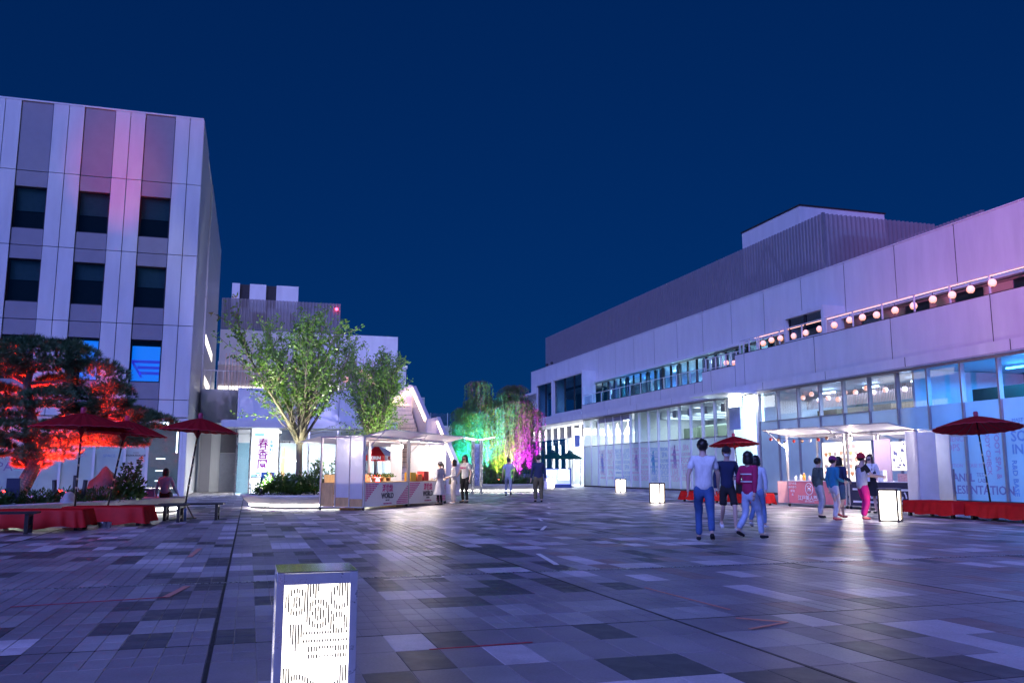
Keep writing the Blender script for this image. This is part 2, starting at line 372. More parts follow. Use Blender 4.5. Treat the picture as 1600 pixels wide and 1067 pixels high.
# ================================================================== LEFT BUILDING
LB = thing('office_building', 'tall white panelled building with dark square windows and grey stripes', 'building', (-3.11, 47, 0))
cx0 = -3.11; CW = 1.465; ZL = [4.84, 8.68, 12.41, 16.27, 19.95]
core = MB(); core.box(-20, cx0 - .12, 47.35, 76, 4.0, 19.85); core.build('backing_wall', M_dark, LB)
roof = MB(); roof.box(-20, cx0 - .05, 47.0, 76.1, 19.951, 20.03); roof.build('roof_coping', M_white2, LB)
G_ = .018
def panel(x0, x1, z0, z1, y=47.0, m=M_white, name='wall_panel', t=.12):
    b = MB(); b.box(x0 + G_, x1 - G_, y, y + t, z0 + G_, z1 - G_); return b.build(name, m, LB)
zrow = [3.95] + ZL
wincol = []
for k in range(6):
    xr = cx0 - 2 * CW * k; xm = xr - CW / 2; xl = xr - CW
    for i in range(5):
        panel(xm, xr, zrow[i], zrow[i+1]); panel(xl, xm, zrow[i], zrow[i+1])
    x1, x0 = xl, xl - CW; wincol.append((x0, x1))
    panel(x0, x1, ZL[3], ZL[4], 47.06, M_grey, 'grey_panel'); panel(x0, x1, 3.95, ZL[0], 47.06, M_grey, 'grey_panel')
    for i in range(3):
        zb, zt = ZL[i], ZL[i+1]; w0, w1 = zb + .88, zb + 3.03
        panel(x0, x1, zb, w0, 47.06, M_grey, 'grey_panel'); panel(x0, x1, w1, zt, 47.06, M_grey, 'grey_panel')
        fr = MB()
        for (a, b_, c_, d_) in ((x0+.02, x0+.06, w0, w1), (x1-.06, x1-.02, w0, w1), (x0+.06, x1-.06, w1-.05, w1), (x0+.06, x1-.06, w0, w0+.05)):
            fr.box(a, b_, 47.18, 47.28, c_, d_)
        wo_ = fr.build('window', M_darkmetal, LB)
        p = MB(); p.add([(x0+.05,47.23,w0+.04),(x1-.05,47.23,w0+.04),(x1-.05,47.23,w1-.04),(x0+.05,47.23,w1-.04)], [(0,1,2,3)])
        p.build('pane', M_dglass, wo_)
        bl = MB(); 
        lit = (i == 0 and k in (0, 1))
        if lit:
            xa = x0 + .06 if k == 0 else x0 + .62
            bl.box(xa, x1 - .06, 47.30, 47.32, w0 + .05, w1 - (.3 if k == 0 else .12))
            bl.build('projection_blind', glow('blue_projection', (.0, .16, .85), 1.0), wo_)
            if k == 0:
                st = MB()
                for z, xa in ((w0 + .98, x0 + .07), (w0 + .68, x0 + .35), (w0 + .4, x0 + .45)):
                    st.box(xa, x1 - .07, 47.285, 47.295, z, z + .15)
                st.prism([(x0+.07,47.285,w0+.98),(x0+.2,47.285,w0+.98),(x0+.62,47.285,w0+.25),(x0+.5,47.285,w0+.25)], (0, .01, 0))
                st.build('projected_stripes', glow('violet_projection', (.03, .01, .80), .6), wo_)
        else:
            bl.box(x0 + .07, x1 - .07, 47.31, 47.33, w0 + random.uniform(.9, 1.5), w1 - .06)
            bl.build('roller_blind', mat('grey_blind', (.22, .30, .30), .8), wo_)
# side wall facing the lane
for i in range(5):
    ys = [47.0, 52.3, 58, 64, 70, 76]
    for a, b_ in zip(ys[:-1], ys[1:]):
        b = MB(); b.box(cx0 - .1, cx0 - (.0 if a < 52 else .25 if a < 58 else .0), a + (.13 if a == 47 else G_), b_ - G_, zrow[i] + G_, zrow[i+1] - G_); b.build('wall_panel', M_white, LB)
b = MB(); b.box(cx0 - .2, cx0 - .02, 47.13, 76, 0, 3.93); b.build('lower_side_wall', M_white, LB)
for z0, z1, y0, y1 in ((9.5, 10.1, 59, 69), (6.9, 7.5, 60, 67)):
    b = MB(); b.box(cx0 - .02, cx0 + .02, y0, y1, z0, z1); b.build('slit_window', glow('warm_slit_light', (1, .88, .74), 1.0), LB)
# ground floor glazing of the left building
xs = [-3.4, -4.96, -6.0, -7.4, -8.9, -10.4, -11.9, -13.4, -15]
for i in range(len(xs) - 1):
    b = MB(); b.box(xs[i+1] + .06, xs[i] - .06, 47.2, 47.215, .1, 3.8)
    clear = i == 0
    b.build('shop_pane', M_glass if clear else M_frost, LB)
for x in xs: 
    b = MB(); b.box(x - .06, x + .06, 47.12, 47.3, .02, 3.86); b.build('mullion', M_white2, LB)
b = MB(); b.box(-15, cx0 - .02, 47.1, 47.32, 3.8, 3.94); b.box(-15, cx0 - .02, 47.1, 47.32, .02, .1); b.build('shop_frame', M_white2, LB)
b = MB(); b.box(-3.32, cx0 - .01, 47.05, 47.3, .0, 3.9); b.build('corner_post', M_white2, LB)
b = MB(); b.box(-15, -3.4, 47.4, 54, -.01, .005); b.build('shop_floor', M_int, LB)
b = MB(); b.box(-15, -3.4, 53.5, 53.6, 0, 3.9); b.build('shop_back_wall', mat('shop_back', (.22, .26, .34), .7), LB)
b = MB(); b.box(-15, -3.4, 47.4, 54, 3.81, 3.86); b.build('shop_ceiling', M_int, LB)
for x in (-4.4, -8, -11.5):
    b = MB(); b.box(x - .08, x + .08, 49.4, 51.4, 3.72, 3.79); o = b.build('ceiling_light', glow('shop_tube', (.75, .88, 1), 9), LB)
b = MB(); b.box(-3.75, -3.69, 49.0, 49.06, 2.2, 3.4); b.build('pendant_tube', M_coolpanel, LB)
for zz, hh in ((.7, .06), (1.25, .05), (1.9, .05)):
    b = MB(); b.box(-4.9, -4.45, 51, 51.3, zz, zz + hh); b.build('shelf', glow('shelf_light', (.85, .9, 1), 1.2), LB)
M_inkgrey = mat('dark_grey_lettering', (.10, .10, .13), .6)
M_pink = mat('pink_lettering', (.62, .36, .54), .6); M_blue = mat('blue_lettering', (.24, .38, .64), .6); M_violet = mat('violet_lettering', (.30, .24, .42), .6)
def ftext(s, size, m, x, z, par=LB, bold=0): text('window_lettering', s, size, m, par, basis((x, 47.18, z), (1, 0, 0), (0, 0, 1)), bold=bold)
ftext('INNOVATION CITY', .13, M_inkgrey, -5.48, 2.02, bold=.004); ftext('HANEDA', .07, M_inkgrey, -5.48, 2.16)
ftext('PA', .62, M_violet, -11.3, 1.45); ftext('MEETING', .2, M_pink, -8.15, 2.0); ftext('SPACE', .2, M_blue, -6.7, 2.0)
ftext('EXPERIENCE', .26, M_violet, -11.2, 2.2)

# ================================================================== REAR LEFT BUILDING (terrace, restaurant, roof screen)
RB = thing('terrace_building', 'low white building with lantern terrace and a lit restaurant on its ground floor', 'building', (-.7, 48.5, 0))
def rb(name, m, *a, par=None): 
    b = MB(); b.box(*a); return b.build(name, m, par or RB)
rb('recess_wall', M_white, -3.0, -.9, 56, 56.3, 0, 6.25); rb('entry_ceiling', M_white2, -3.0, -.9, 54.0, 55.99, 3.9, 4.1)
dr = rb('entry_door', mat('grey_door', (.30, .32, .40), .45), -1.75, -.78, 55.9, 55.99, .02, 2.35)
rb('door_handle', M_steel, -.95, -.87, 55.84, 55.9, 1.0, 1.15, par=dr)
rb('door_transom', mat('dark_louver', (.10, .10, .13), .5), -1.75, -.78, 55.93, 55.99, 2.37, 3.5); rb('service_panel', M_grey, -2.9, -2.3, 55.9, 55.99, .02, 3.5)
rb('block_panel', M_white, -.75, 1.7, 48.6, 48.75, 3.93, 5.7); rb('block_panel', M_white, 1.74, 4.6, 48.6, 48.75, 3.93, 5.7); rb('block_panel', M_white, 4.64, 7.5, 48.6, 48.75, 3.93, 5.7)
rb('block_core', M_white2, -.75, 7.45, 48.76, 60, 3.9, 5.66); rb('terrace_floor', M_concrete, -3.0, 9.9, 56.3, 80, 5.9, 6.2)
rb('canopy', M_white, -1.5, 7.7, 47.2, 48.59, 3.52, 3.9)
# restaurant glazing and inside
for x in (-.7, .0, 1.5, 3.05, 4.6, 6.2, 7.9): rb('mullion', M_steel, x - .04, x + .04, 48.5, 48.6, 0, 3.5)
for a, b_ in zip((-.66, 1.54, 3.09, 4.64, 6.24), (-.04, 3.01, 4.56, 6.16, 7.86)):
    rb('restaurant_pane', M_ribbon if a < 0 else M_glass, a, b_, 48.53, 48.545, .06, 2.75)
rb('transom', M_steel, 1.5, 7.9, 48.5, 48.58, 2.76, 2.86); rb('transom_panel', mat('transom_grey', (.35, .42, .46), .4), 1.55, 7.86, 48.53, 48.57, 2.88, 3.45)
rb('restaurant_back', M_int, -.7, 8, 54, 54.1, 0, 3.5); rb('restaurant_floor', M_int, -.7, 8, 48.6, 54, -.01, .006); rb('restaurant_ceiling', M_int, -.7, 8, 48.7, 54, 3.46, 3.5)
rb('partition', M_int, 7.9, 8, 48.7, 54, 0, 3.46)
for x in (1.2, 3.2, 5.4, 7.2): rb('ceiling_light', glow('restaurant_light', (.94, .96, 1), 42), x - .5, x + .5, 50, 50.9, 3.40, 3.45)
for x in (2.2, 3.6, 5.2):
    rb('dining_table', M_warmwood, x - .45, x + .45, 50.4, 51.1, .70, .74); rb('table_leg', M_darkmetal, x - .04, x + .04, 50.7, 50.8, 0, .7)
    rb('dining_chair', mat('blue_seat', (.08, .14, .35), .6), x - .2, x + .2, 49.9, 50.3, .42, .92)
rb('wall_picture', mat('orange_picture', (.6, .3, .12), .6), 1.75, 1.95, 52, 52.1, .3, 2.6); rb('counter', M_int, 3.4, 7.2, 52.2, 52.8, 0, 1.05)
# illuminated restaurant sign
SG = MB(); SG.box(.06, 1.44, 48.36, 48.46, .04, 3.5)
SGo = thing('restaurant_sign', 'tall white lightbox sign with magenta characters beside the restaurant door', 'sign', (.75, 48.4, 0))
SG.build('light_box', glow('sign_light', (.86, .95, 1), .75), SGo)
M_mag = mat('magenta_print', (.36, .0, .30), .6, emit=(.5, 0, .42), estr=.12); M_cyan = mat('cyan_print', (.05, .42, .50), .6, emit=(.05, .5, .6), estr=.15)
for i, ch in enumerate('春香園'): text('sign_character', ch, .58, M_mag, SGo, basis((.66, 48.35, 2.68 - i * .56), (1, 0, 0), (0, 0, 1)), bold=.012)
for i, ch in enumerate('中国料理'): text('sign_character', ch, .2, M_cyan, SGo, basis((1.08, 48.35, 2.78 - i * .21), (1, 0, 0), (0, 0, 1)), bold=.006)
M_ink = mat('navy_print', (.05, .10, .25), .6)
for j, col_ in enumerate(('味自慢の店', '本格中華')):
    for i, ch in enumerate(col_): text('sign_character', ch, .1, M_ink, SGo, basis((1.03 + j * .14, 48.35, 1.83 - i * .115), (1, 0, 0), (0, 0, 1)))
b = MB(); b.box(.62, 1.36, 48.345, 48.355, .3, 1.2); b.build('chef_photo', mat('photo_blue', (.05, .12, .40), .5, emit=(.05, .12, .4), estr=.15), SGo)
b = MB(); b.prism([(.78,48.34,.3),(1.3,48.34,.3),(1.28,48.34,.85),(1.1,48.34,.98),(.92,48.34,.92)], (0, .003, 0)); b.build('chef_jacket_print', mat('photo_white', (.8, .8, .82), .6, emit=(.8, .85, .9), estr=.35), SGo)
b = MB(); b.ball((1.08, 48.34, 1.05), .1, .004, .12, 12, 8); b.build('chef_face_print', mat('photo_skin', (.6, .35, .22), .6, emit=(.6, .35, .22), estr=.15), SGo)
b = MB(); b.box(.1, .62, 48.2, 48.24, .02, .95); b.build('menu_board_frame', M_darkmetal, SGo); b = MB(); b.box(.15, .57, 48.185, 48.199, .06, .9); b.build('menu_board', M_coolpanel, SGo)
for (x0, z0, w, h) in ((.2, 3.1, .5, .16), (.1, .95, .3, .12), (.35, 1.1, .2, .1)):
    b = MB(); b.box(x0, x0 + w, 48.352, 48.358, z0, z0 + h); b.build('sign_tint', mat('pale_cyan_print', (.35, .7, .8), .6, emit=(.4, .8, .95), estr=.35), SGo)
# upper storeys set back
for a, b_ in ((-3.0, 3.4), (3.44, 8.4), (8.44, 12.9)): rb('upper_panel', M_white, a, b_, 80, 80.2, 10.75, 13.8)
rb('upper_core', M_white2, -3, 12.85, 80.21, 95, 10.7, 13.75); rb('end_wall', M_white, 12.2, 13.6, 79.2, 95, 5.9, 10.72); rb('end_coping', M_white2, 12.1, 13.7, 79.1, 95, 10.725, 11.0)
rb('soffit', M_white2, -3, 11.9, 78.2, 80, 10.4, 10.7)
rb('lit_terrace_window', glow('warm_terrace_light', (1, .93, .84), .9), -2.9, 1.2, 78.6, 78.7, 6.3, 8.6)
for k in range(5): rb('lit_terrace_window', glow('warm_terrace_light', 0, 0), 3.6 + k * .8, 4.25 + k * .8, 78.6, 78.7, 6.3, 9.0)
rb('terrace_back_wall', mat('terrace_wall', (.5, .44, .44), .6), -3, 12.2, 78.75, 79, 6.2, 10.4)
for k in range(29):
    x = -2.9 + k * .36; rb('railing_bar', M_white2, x - .015, x + .015, 56.6, 56.63, 6.2, 7.45)
rb('railing_top', M_white2, -3, 7.3, 56.58, 56.65, 7.45, 7.5)
rail2 = MB()
for k in range(46): rail2.box(-2.0 + k * .24 - .02, -2 + k * .24 + .02, 66.5, 66.53, 6.2, 9.9)
r2 = rail2.build('slatted_screen', mat('copper_slats', (.42, .26, .22), .45, .3), RB, kind='stuff')
# corrugated roof screen and penthouse
def corrugated(b, p0, p1, z0, z1, pitch, depth, nrm):
    p0 = Vector(p0); p1 = Vector(p1); L = (p1 - p0).length; d = (p1 - p0) / L; n = Vector(nrm); k = int(L / pitch)
    vs = []; fs = []
    for i in range(k + 1):
        for s_, off in ((0, 0), (.38, 0), (.5, depth), (.88, depth)):
            p = p0 + d * min(L, (i + s_) * pitch) + n * off; vs += [(p.x, p.y, z0), (p.x, p.y, z1)]
    for i in range(len(vs) // 2 - 1): fs.append((2*i, 2*i+2, 2*i+3, 2*i+1))
    b.add(vs, fs)
M_corr = thin('perforated_corrugated_metal', (.27, .25, .28), .12, .05, .35, .05, 2, through=.22)
b = MB(); corrugated(b, (-3, 80, 0), (7.5, 80, 0), 13.85, 16.65, .3, .12, (0, -1, 0)); b.build('roof_screen', M_corr, RB, kind='stuff')
rb('plant_unit', mat('plant_grey', (.45, .45, .48), .5), -1.5, -.3, 82, 84, 13.8, 16.2); rb('plant_unit', mat('plant_grey', 0), 1.0, 3.0, 82, 84, 13.8, 16.3); rb('plant_unit', mat('plant_grey', 0), 4.0, 6.6, 82, 84, 13.8, 16.0)
for a, b_ in ((-2.3, -1.6), (-.7, .8), (1.75, 3.8)): rb('penthouse_wall', M_white, a, b_, 84, 84.2, 16.2, 18.9)
rb('penthouse_core', M_dark, -2.3, 3.7, 84.21, 92, 16.2, 18.85)
AL = MB(); AL.ball((7.1, 79.7, 16.1), .14); AL.build('aircraft_warning_light', glow('red_beacon', (1, .02, .06), 6), None, 'small red beacon glowing on the rear roof screen', 'beacon')
# terrace lanterns
def paper_lantern(label, group, loc, r=.22):
    t = thing('paper_lantern', label, 'lantern', loc, 0, group)
    prof = []
    for i in range(13):
        a = math.pi * i / 12; rr = r * math.sin(a) * (1 + .035 * (-1) ** i); prof.append((max(rr, r * .32), -r * 1.05 * math.cos(a)))
    s = MB(); s.lathe(prof, 14); s.build('paper_shade', M_paper, t)
    c = MB(); c.lathe([(r*.36, .0), (r*.36, r*.16), (.01, r*.17)], 12, (0, 0, r)); c.build('top_ring', M_black, t)
    c = MB(); c.lathe([(.01, -r*.17), (r*.36, -r*.16), (r*.36, 0)], 12, (0, 0, -r)); c.build('bottom_ring', M_black, t)
    c = MB(); c.tube([(0, 0, r*1.1), (0, 0, r*1.1 + .14)], .012, 5); c.build('hanger', M_black, t)
    return t
tl = [(.61, 8.62), (1.73, 8.13), (2.91, 8.75), (4.24, 8.26), (5.46, 8.54), (6.71, 8.19), (7.91, 8.67), (8.55, 8.45), (8.81, 7.86)]
first = None
for i, (x, z) in enumerate(tl):
    lab = f'{ORD[i]} glowing lantern from the left behind the tree on the rear terrace'
    if first is None: first = paper_lantern(lab, 'lanterns hung over the rear terrace', (x, 66, z), .23)
    else: dup(first, (x, 66 + .1 * (i % 2), z), 0, lab)
b = MB(); b.tube([(-1.5, 66, 9.2)] + [(x, 66, 9.02 + .12 * ((i % 2) - .5)) for i, (x, z) in enumerate(tl[:7])] + [(10, 66, 9.3)], .015, 4)
b.build('lantern_cable', M_black, None, 'thin cable carrying the lanterns over the rear terrace', 'cable')

# ================================================================== OUTDOOR STAIR
ST = thing('outdoor_stair', 'timber lined outdoor stair with folded white parapet lit by warm strips', 'staircase', (8.9, 47, 0))
for i in range(18):
    b = MB(); y = 47 + i * .46; b.box(7.7, 9.75, y, y + .52 if i < 17 else 57, i * .3 + .004, (i + 1) * .3); o = b.build('step', M_warmwood, ST)
    b = MB(); b.box(7.75, 9.7, y - .012, y, (i + 1) * .3 - .05, (i + 1) * .3 - .03); b.build('nosing', M_darkmetal, o)
M_par = mat('pink_white_parapet', (.62, .54, .54), .5, var=.04)
def par_wall(name, pts, off, m): b = MB(); b.prism(pts, off); return b.build(name, m, ST)
par_wall('parapet', [(9.95,50.4,0),(9.95,50.4,4.35),(9.95,55.3,6.75),(9.95,55.6,6.75),(9.95,55.6,0)], (.22, 0, 0), M_par)
par_wall('parapet', [(10.172,50.4,0),(10.172,50.4,4.35),(10.75,50.4,4.45),(10.75,50.4,0)], (0, .2, 0), M_par)
par_wall('parapet', [(10.55,45.2,0),(10.55,45.2,1.6),(10.55,50.39,4.45),(10.55,50.39,0)], (.2, 0, 0), M_par)
par_wall('gable', [(10.17,55.601,0),(10.17,55.601,6.75),(9.8,55.601,6.85),(8.0,55.601,5.65),(7.4,55.601,5.45),(7.4,55.601,0)], (0, .25, 0), M_par)
par_wall('landing_wall', [(9.949,57.2,5.4),(9.949,57.2,6.5),(7.5,57.2,5.9),(7.5,57.2,5.4)], (0, .1, 0), M_warmwood)
for k in range(22):
    y = 50.5 + k * .22; zb = max(.1, (y - 47) / .46 * .3); b = MB(); b.box(9.90, 9.948, y, y + .2, zb, 4.2 + (y - 50.4) * .49); b.build('lining_board', M_warmwood, ST)
M_wled = glow('warm_stair_led', (1, .76, .52), 7)
b = MB(); b.bar((9.86, 50.6, 4.22), (9.86, 55.4, 6.58), .04, .04); b.build('handrail_light', M_wled, ST)
b = MB(); b.bar((10.5, 45.6, 1.6), (10.5, 50.2, 4.15), .04, .04); b.build('handrail_light', M_wled, ST)
b = MB(); b.bar((8.15, 55.55, 5.42), (9.9, 55.55, 6.45), .05, .05); b.build('gable_light', M_wled, ST)
b = MB(); b.box(7.8, 9.8, 55.5, 55.56, 5.35, 5.4); b.build('landing_light', M_wled, ST)

# ================================================================== LINK TERRACE far behind
LT = thing('link_terrace', 'far white terrace bridge with glass railing between the two buildings', 'bridge', (18, 86, 0))
for k in range(4):
    b = MB(); b.box(13.75 + k * 3.4, 17.1 + k * 3.4, 86, 86.3, 4.25, 5.6); b.build('fascia_panel', M_white, LT)
b = MB(); b.box(13.75, 27.4, 85.8, 92, 5.61, 5.85); b.build('deck_edge', M_white2, LT)
for k in range(8):
    x = 13.9 + k * 1.75; b = MB(); b.box(x, x + 1.7, 86.1, 86.11, 5.9, 7.1); b.build('railing_pane', M_glass, LT)
    b = MB(); b.box(x - .05, x, 86.05, 86.15, 5.86, 7.15); b.build('railing_post', M_white2, LT)
b = MB(); b.box(13.75, 27.4, 92, 92.2, 0, 5.6); b.build('passage_back', M_intdark, LT)
b = MB(); b.box(13.75, 27.4, 86.4, 92, 4.1, 4.24); b.build('soffit', M_white2, LT)
b = MB(); b.box(16.1, 16.75, 88, 89, 5.9, 8.85); b.box(16.78, 17.1, 88, 89, 5.9, 8.85); b.build('vent_shaft', M_white, LT)

# ================================================================== RIGHT BUILDING
RT = thing('shopping_building', 'long white two-storey building with glazed shopfronts and a lantern balcony', 'building', (27, 50, 0))
def rt(name, m, *a, par=None, kind=None):
    b = MB(); b.box(*a); return b.build(name, m, par or RT, kind=kind)
XU, XP, XG = 28.4, 27.0, 27.05
gp = .026
# upper wall
ju = [28.72 + 3.6 * k for k in range(-5, 17)]; ju[-1] = 87.0
rt('upper_backing', M_dark, XU + .014, 44, 9.6, 86.95, 8.9, 11.55)
for a, b_ in zip(ju[:-1], ju[1:]): rt('upper_panel', M_white, XU, XU + .012, a + gp, b_ - gp, 9.02, 11.68)
rt('roof_edge', M_white2, XU - .02, 44, 9.6, 87, 11.69, 11.74)
for a, b_ in ((10, 20.6), (20.64, 27.8), (27.84, 36.05), (39.5, 47), (47.04, 54.2), (54.24, 61.4), (61.44, 68.9)): rt('drip_ledge', M_white2, XU - .22, XU + .1, a, b_, 8.82, 9.0)
# upper windows behind the balcony
rt('upper_room_back', M_int, 33, 33.2, 10, 86, 6.2, 9.0); rt('upper_room_floor', M_intdark, 28.9, 33, 10, 86, 6.1, 6.2); rt('upper_room_ceiling', M_int, 28.9, 33, 10, 86, 8.84, 8.9)
yw = [43.3 + 1.275 * k for k in range(0, 21)]
wrng = random.Random(3)
for a, b_ in zip(yw[:-1], yw[1:]):
    f = MB(); f.box(28.9, 29.02, a, a + .06, 6.2, 8.82); f.box(28.9, 29.02, b_ - .06, b_ - .002, 6.2, 8.82); w = f.build('window', M_darkmetal, RT)
    p = MB(); p.box(28.95, 28.965, a + .06, b_ - .06, 6.2, 8.82); p.build('pane', M_ribbon, w)
    if wrng.random() < .62:
        c = MB(); ww = wrng.uniform(.4, .95); c.box(29.2, 29.23, a + .1, a + .1 + ww, 6.25, 8.8); c.build('curtain', wrng.choice([mat('pale_curtain', (.40, .48, .56), .8), mat('teal_curtain', (.10, .26, .34), .8), mat('grey_curtain', (.32, .34, .40), .8)]), w)
for y, c_, e in ((46, (.7, .85, 1), 20), (52.5, (.9, .95, 1), 60), (58, (.5, .75, 1), 50), (63, (.05, .3, 1), 60), (67, (.6, .85, 1), 40)):
    o = rt('room_light', glow('room_light_%d' % y, c_, 3), 30.4, 30.5, y - .5, y + .5, 8.7, 8.8); lamp('room_lamp', 'AREA', (30.6, y, 8.6), e * 5, c_, RT, (30.6, y, 0), .8); lamp('added_room_fill', 'POINT', (30.2, y, 7.3), e * .9, c_, RT, size=.2)  # added point fill brightens ceiling and back wall; no desk fixture stands there
for y in (53.6, 55.4, 57.3): rt('upper_table', M_warmwood, 29.5, 30.3, y, y + .9, 6.9, 6.95)
# wall pieces and windows behind the near balcony
for k in range(22):
    a = 10 + k * 1.5
    if a > 42: break
    rt('balcony_wall', M_white2 if k % 2 else M_ribbon, 28.95, 29.05, a + .02, a + 1.46, 6.2, 8.81)
rt('balcony_floor', M_concrete, XP + .1, 28.9, 10, 69, 6.0, 6.15)
# parapet in three heights
def parapet(js, top):
    for a, b_ in zip(js[:-1], js[1:]): rt('parapet_panel', M_white, XP, XP + .012, a + gp, b_ - gp, 6.12, top)
    rt('parapet_core', M_dark, XP + .014, XP + .2, js[0], js[-1], 6.1, top - .01); rt('parapet_cap', M_darkmetal, XP - .01, XP + .21, js[0], js[-1], top + .002, top + .03)
parapet([9.5, 14.9, 20.35, 25.8, 31.25, 36.72, 43.2, 44.2], 7.95); parapet([44.2, 47.0, 48.1], 7.38); parapet([48.1, 49.1, 53.9, 58.9, 63.9, 68.8], 6.82)
# fascia under the parapet
jf = [9.5, 14.0, 19.4, 24.8, 30.2, 35.6, 41.0, 46.4, 51.8, 57.2, 62.6, 68.0, 73.4, 78.8, 86.9]
for a, b_ in zip(jf[:-1], jf[1:]): rt('fascia_panel', M_white, XP - .28, XP - .268, a + gp, b_ - gp, 5.66, 6.08); rt('fascia_core', M_dark, XP - .266, XP + .1, a, b_ - .001, 5.67, 6.07)
rt('soffit', mat('soffit_grey', (.42, .42, .46), .5), XP - .27, 33, 9.5, 86.8, 5.60, 5.655)
# balcony rail
for y in [10 + 2.0 * k for k in range(17)] + [42.2, 43.0, 43.6, 44.0]: rt('rail_post', M_white2, XP + .22, XP + .28, y - .03, y + .03, 7.6, 8.78)
rt('rail_top', M_white2, XP + .21, XP + .29, 9.5, 44, 8.78, 8.82); rt('added_rail_glow', glow('rail_wash_glow', (1, .50, .40), .9), XP + .30, XP + .325, 10, 42.5, 8.735, 8.76)  # added glowing strip under the rail, supplies the pink wash of the lanterns
for y in (44.4, 45.0, 45.6, 46.2, 46.8, 47.4, 48.0): rt('rail_post', M_white2, XP + .22, XP + .28, y - .03, y + .03, 7.2, 8.2)
rt('rail_top', M_white2, XP + .21, XP + .29, 44.1, 48.1, 8.2, 8.24); rt('rail_mid', M_white2, XP + .23, XP + .27, 44.1, 48.1, 7.55, 7.58)
for k in range(11):
    y = 48.2 + k * 1.87; rt('rail_post', M_white2, XP + .22, XP + .26, y - .025, y + .025, 6.8, 7.65)
    rt('rail_pane', M_glass, XP + .235, XP + .245, y + .04, y + 1.83, 6.86, 7.6)
rt('rail_top', M_white2, XP + .21, XP + .27, 48.1, 68.8, 7.65, 7.69)
# projecting box windows
def boxwin(y0, y1, z0, z1, wins, name='box_window'):
    b = MB(); b.box(27.16, XU - .003, y0, y1, z1 - .22, z1); b.box(27.16, XU - .003, y0, y0 + .16, z0, z1 - .222); b.box(27.16, XU - .003, y1 - .16, y1, z0, z1 - .222); b.box(27.16, XU - .003, y0 + .162, y1 - .162, z0, z0 + .14)
    o = b.build(name, M_white, RT)
    for (a, b_) in wins:
        p = MB(); p.box(27.32, 27.335, a, b_, z0 + .16, z1 - .24); p.build('pane', M_ribbon, o)
        p = MB(); p.box(27.28, 27.38, a - .06, a - .002, z0 + .15, z1 - .23); p.box(27.28, 27.38, b_ + .002, b_ + .06, z0 + .15, z1 - .23); p.build('window_frame', M_darkmetal, o)
    return o
boxwin(36.1, 39.45, 7.95, 9.5, [(36.4, 37.7), (37.85, 39.1)])
o = boxwin(69.0, 76.6, 6.45, 9.9, [(69.5, 71.2), (71.4, 73.6), (73.8, 76.2)]); o = boxwin(76.9, 81.6, 5.9, 9.9, [(77.4, 79.0), (79.2, 81.2)])
rt('box_room_back', mat('teal_wall', (.05, .22, .26), .7), 31, 31.2, 69, 81, 6, 9.7); lamp('box_room_lamp', 'AREA', (30, 73, 9.4), 600, (.3, 1, .85), RT, (30, 73, 0), 1.2); lamp('box_room_lamp', 'AREA', (30, 79, 9.4), 120, (.3, .6, 1), RT, (30, 79, 0), 1)
for z in (8.0, 7.2): rt('screen_in_room', glow('small_screen', (.8, .9, 1), 1.5), 30.2, 30.3, 69.9, 70.5, z, z + .35)
rt('far_wall_panel', M_white, XP, XP + .1, 69, 86.9, 6.12, 6.42); rt('far_wall_panel', M_white, XU - .6, XU - .5, 81.7, 86.9, 6.12, 9.0); rt('far_canopy', M_white, 27.2, XU, 81.7, 87, 9.0, 9.2)
# corrugated screen on the roof with plant behind, penthouse
b = MB(); corrugated(b, (30, 39.4, 0), (30, 86.4, 0), 11.7, 15.42, .30, .16, (-1, 0, 0)); b.build('roof_screen', M_corr, RT, kind='stuff')
b = MB(); corrugated(b, (30, 39.4, 0), (37.5, 39.4, 0), 11.7, 15.42, .30, .16, (0, -1, 0)); b.build('roof_screen', M_corr, RT, kind='stuff')
rt('screen_edge', M_alum, 29.86, 30.02, 39.24, 39.4, 11.7, 15.46)
for i in range(9):
    y = 43 + i * 4.8; rt('plant_unit', mat('plant_grey', 0), 31.5, 34.5, y, y + 2.6, 11.8, 13.6 + (i % 3) * .5)
    b = MB(); b.bar((30.3, y, 11.8), (30.3, y + 2.4, 15.2), .12); b.bar((30.3, y + 2.4, 15.2), (30.3, y + 4.8, 11.8), .12); b.build('screen_brace', M_alum, RT)
rt('plant_unit', mat('plant_grey', 0), 32, 35, 40.2, 41.5, 12, 14.6)
rt('penthouse', M_white, 33, 39.5, 45.6, 52.4, 11.8, 18.05); rt('penthouse_edge', M_darkmetal, 32.95, 39.6, 45.55, 52.5, 18.06, 18.14)
b = MB(); corrugated(b, (31.5, 30, 0), (31.5, 35.5, 0), 11.7, 13.0, .24, .10, (-1, 0, 0)); b.build('low_roof_screen', M_corr, RT, kind='stuff')
for y in (81.5, 83.0): 
    b = MB(); b.ball((28.8, y, 12.1), .16, .2, .14); b.bar((28.8, y, 11.74), (28.8, y, 12.0), .05); b.build('roof_floodlight', M_darkmetal, RT)

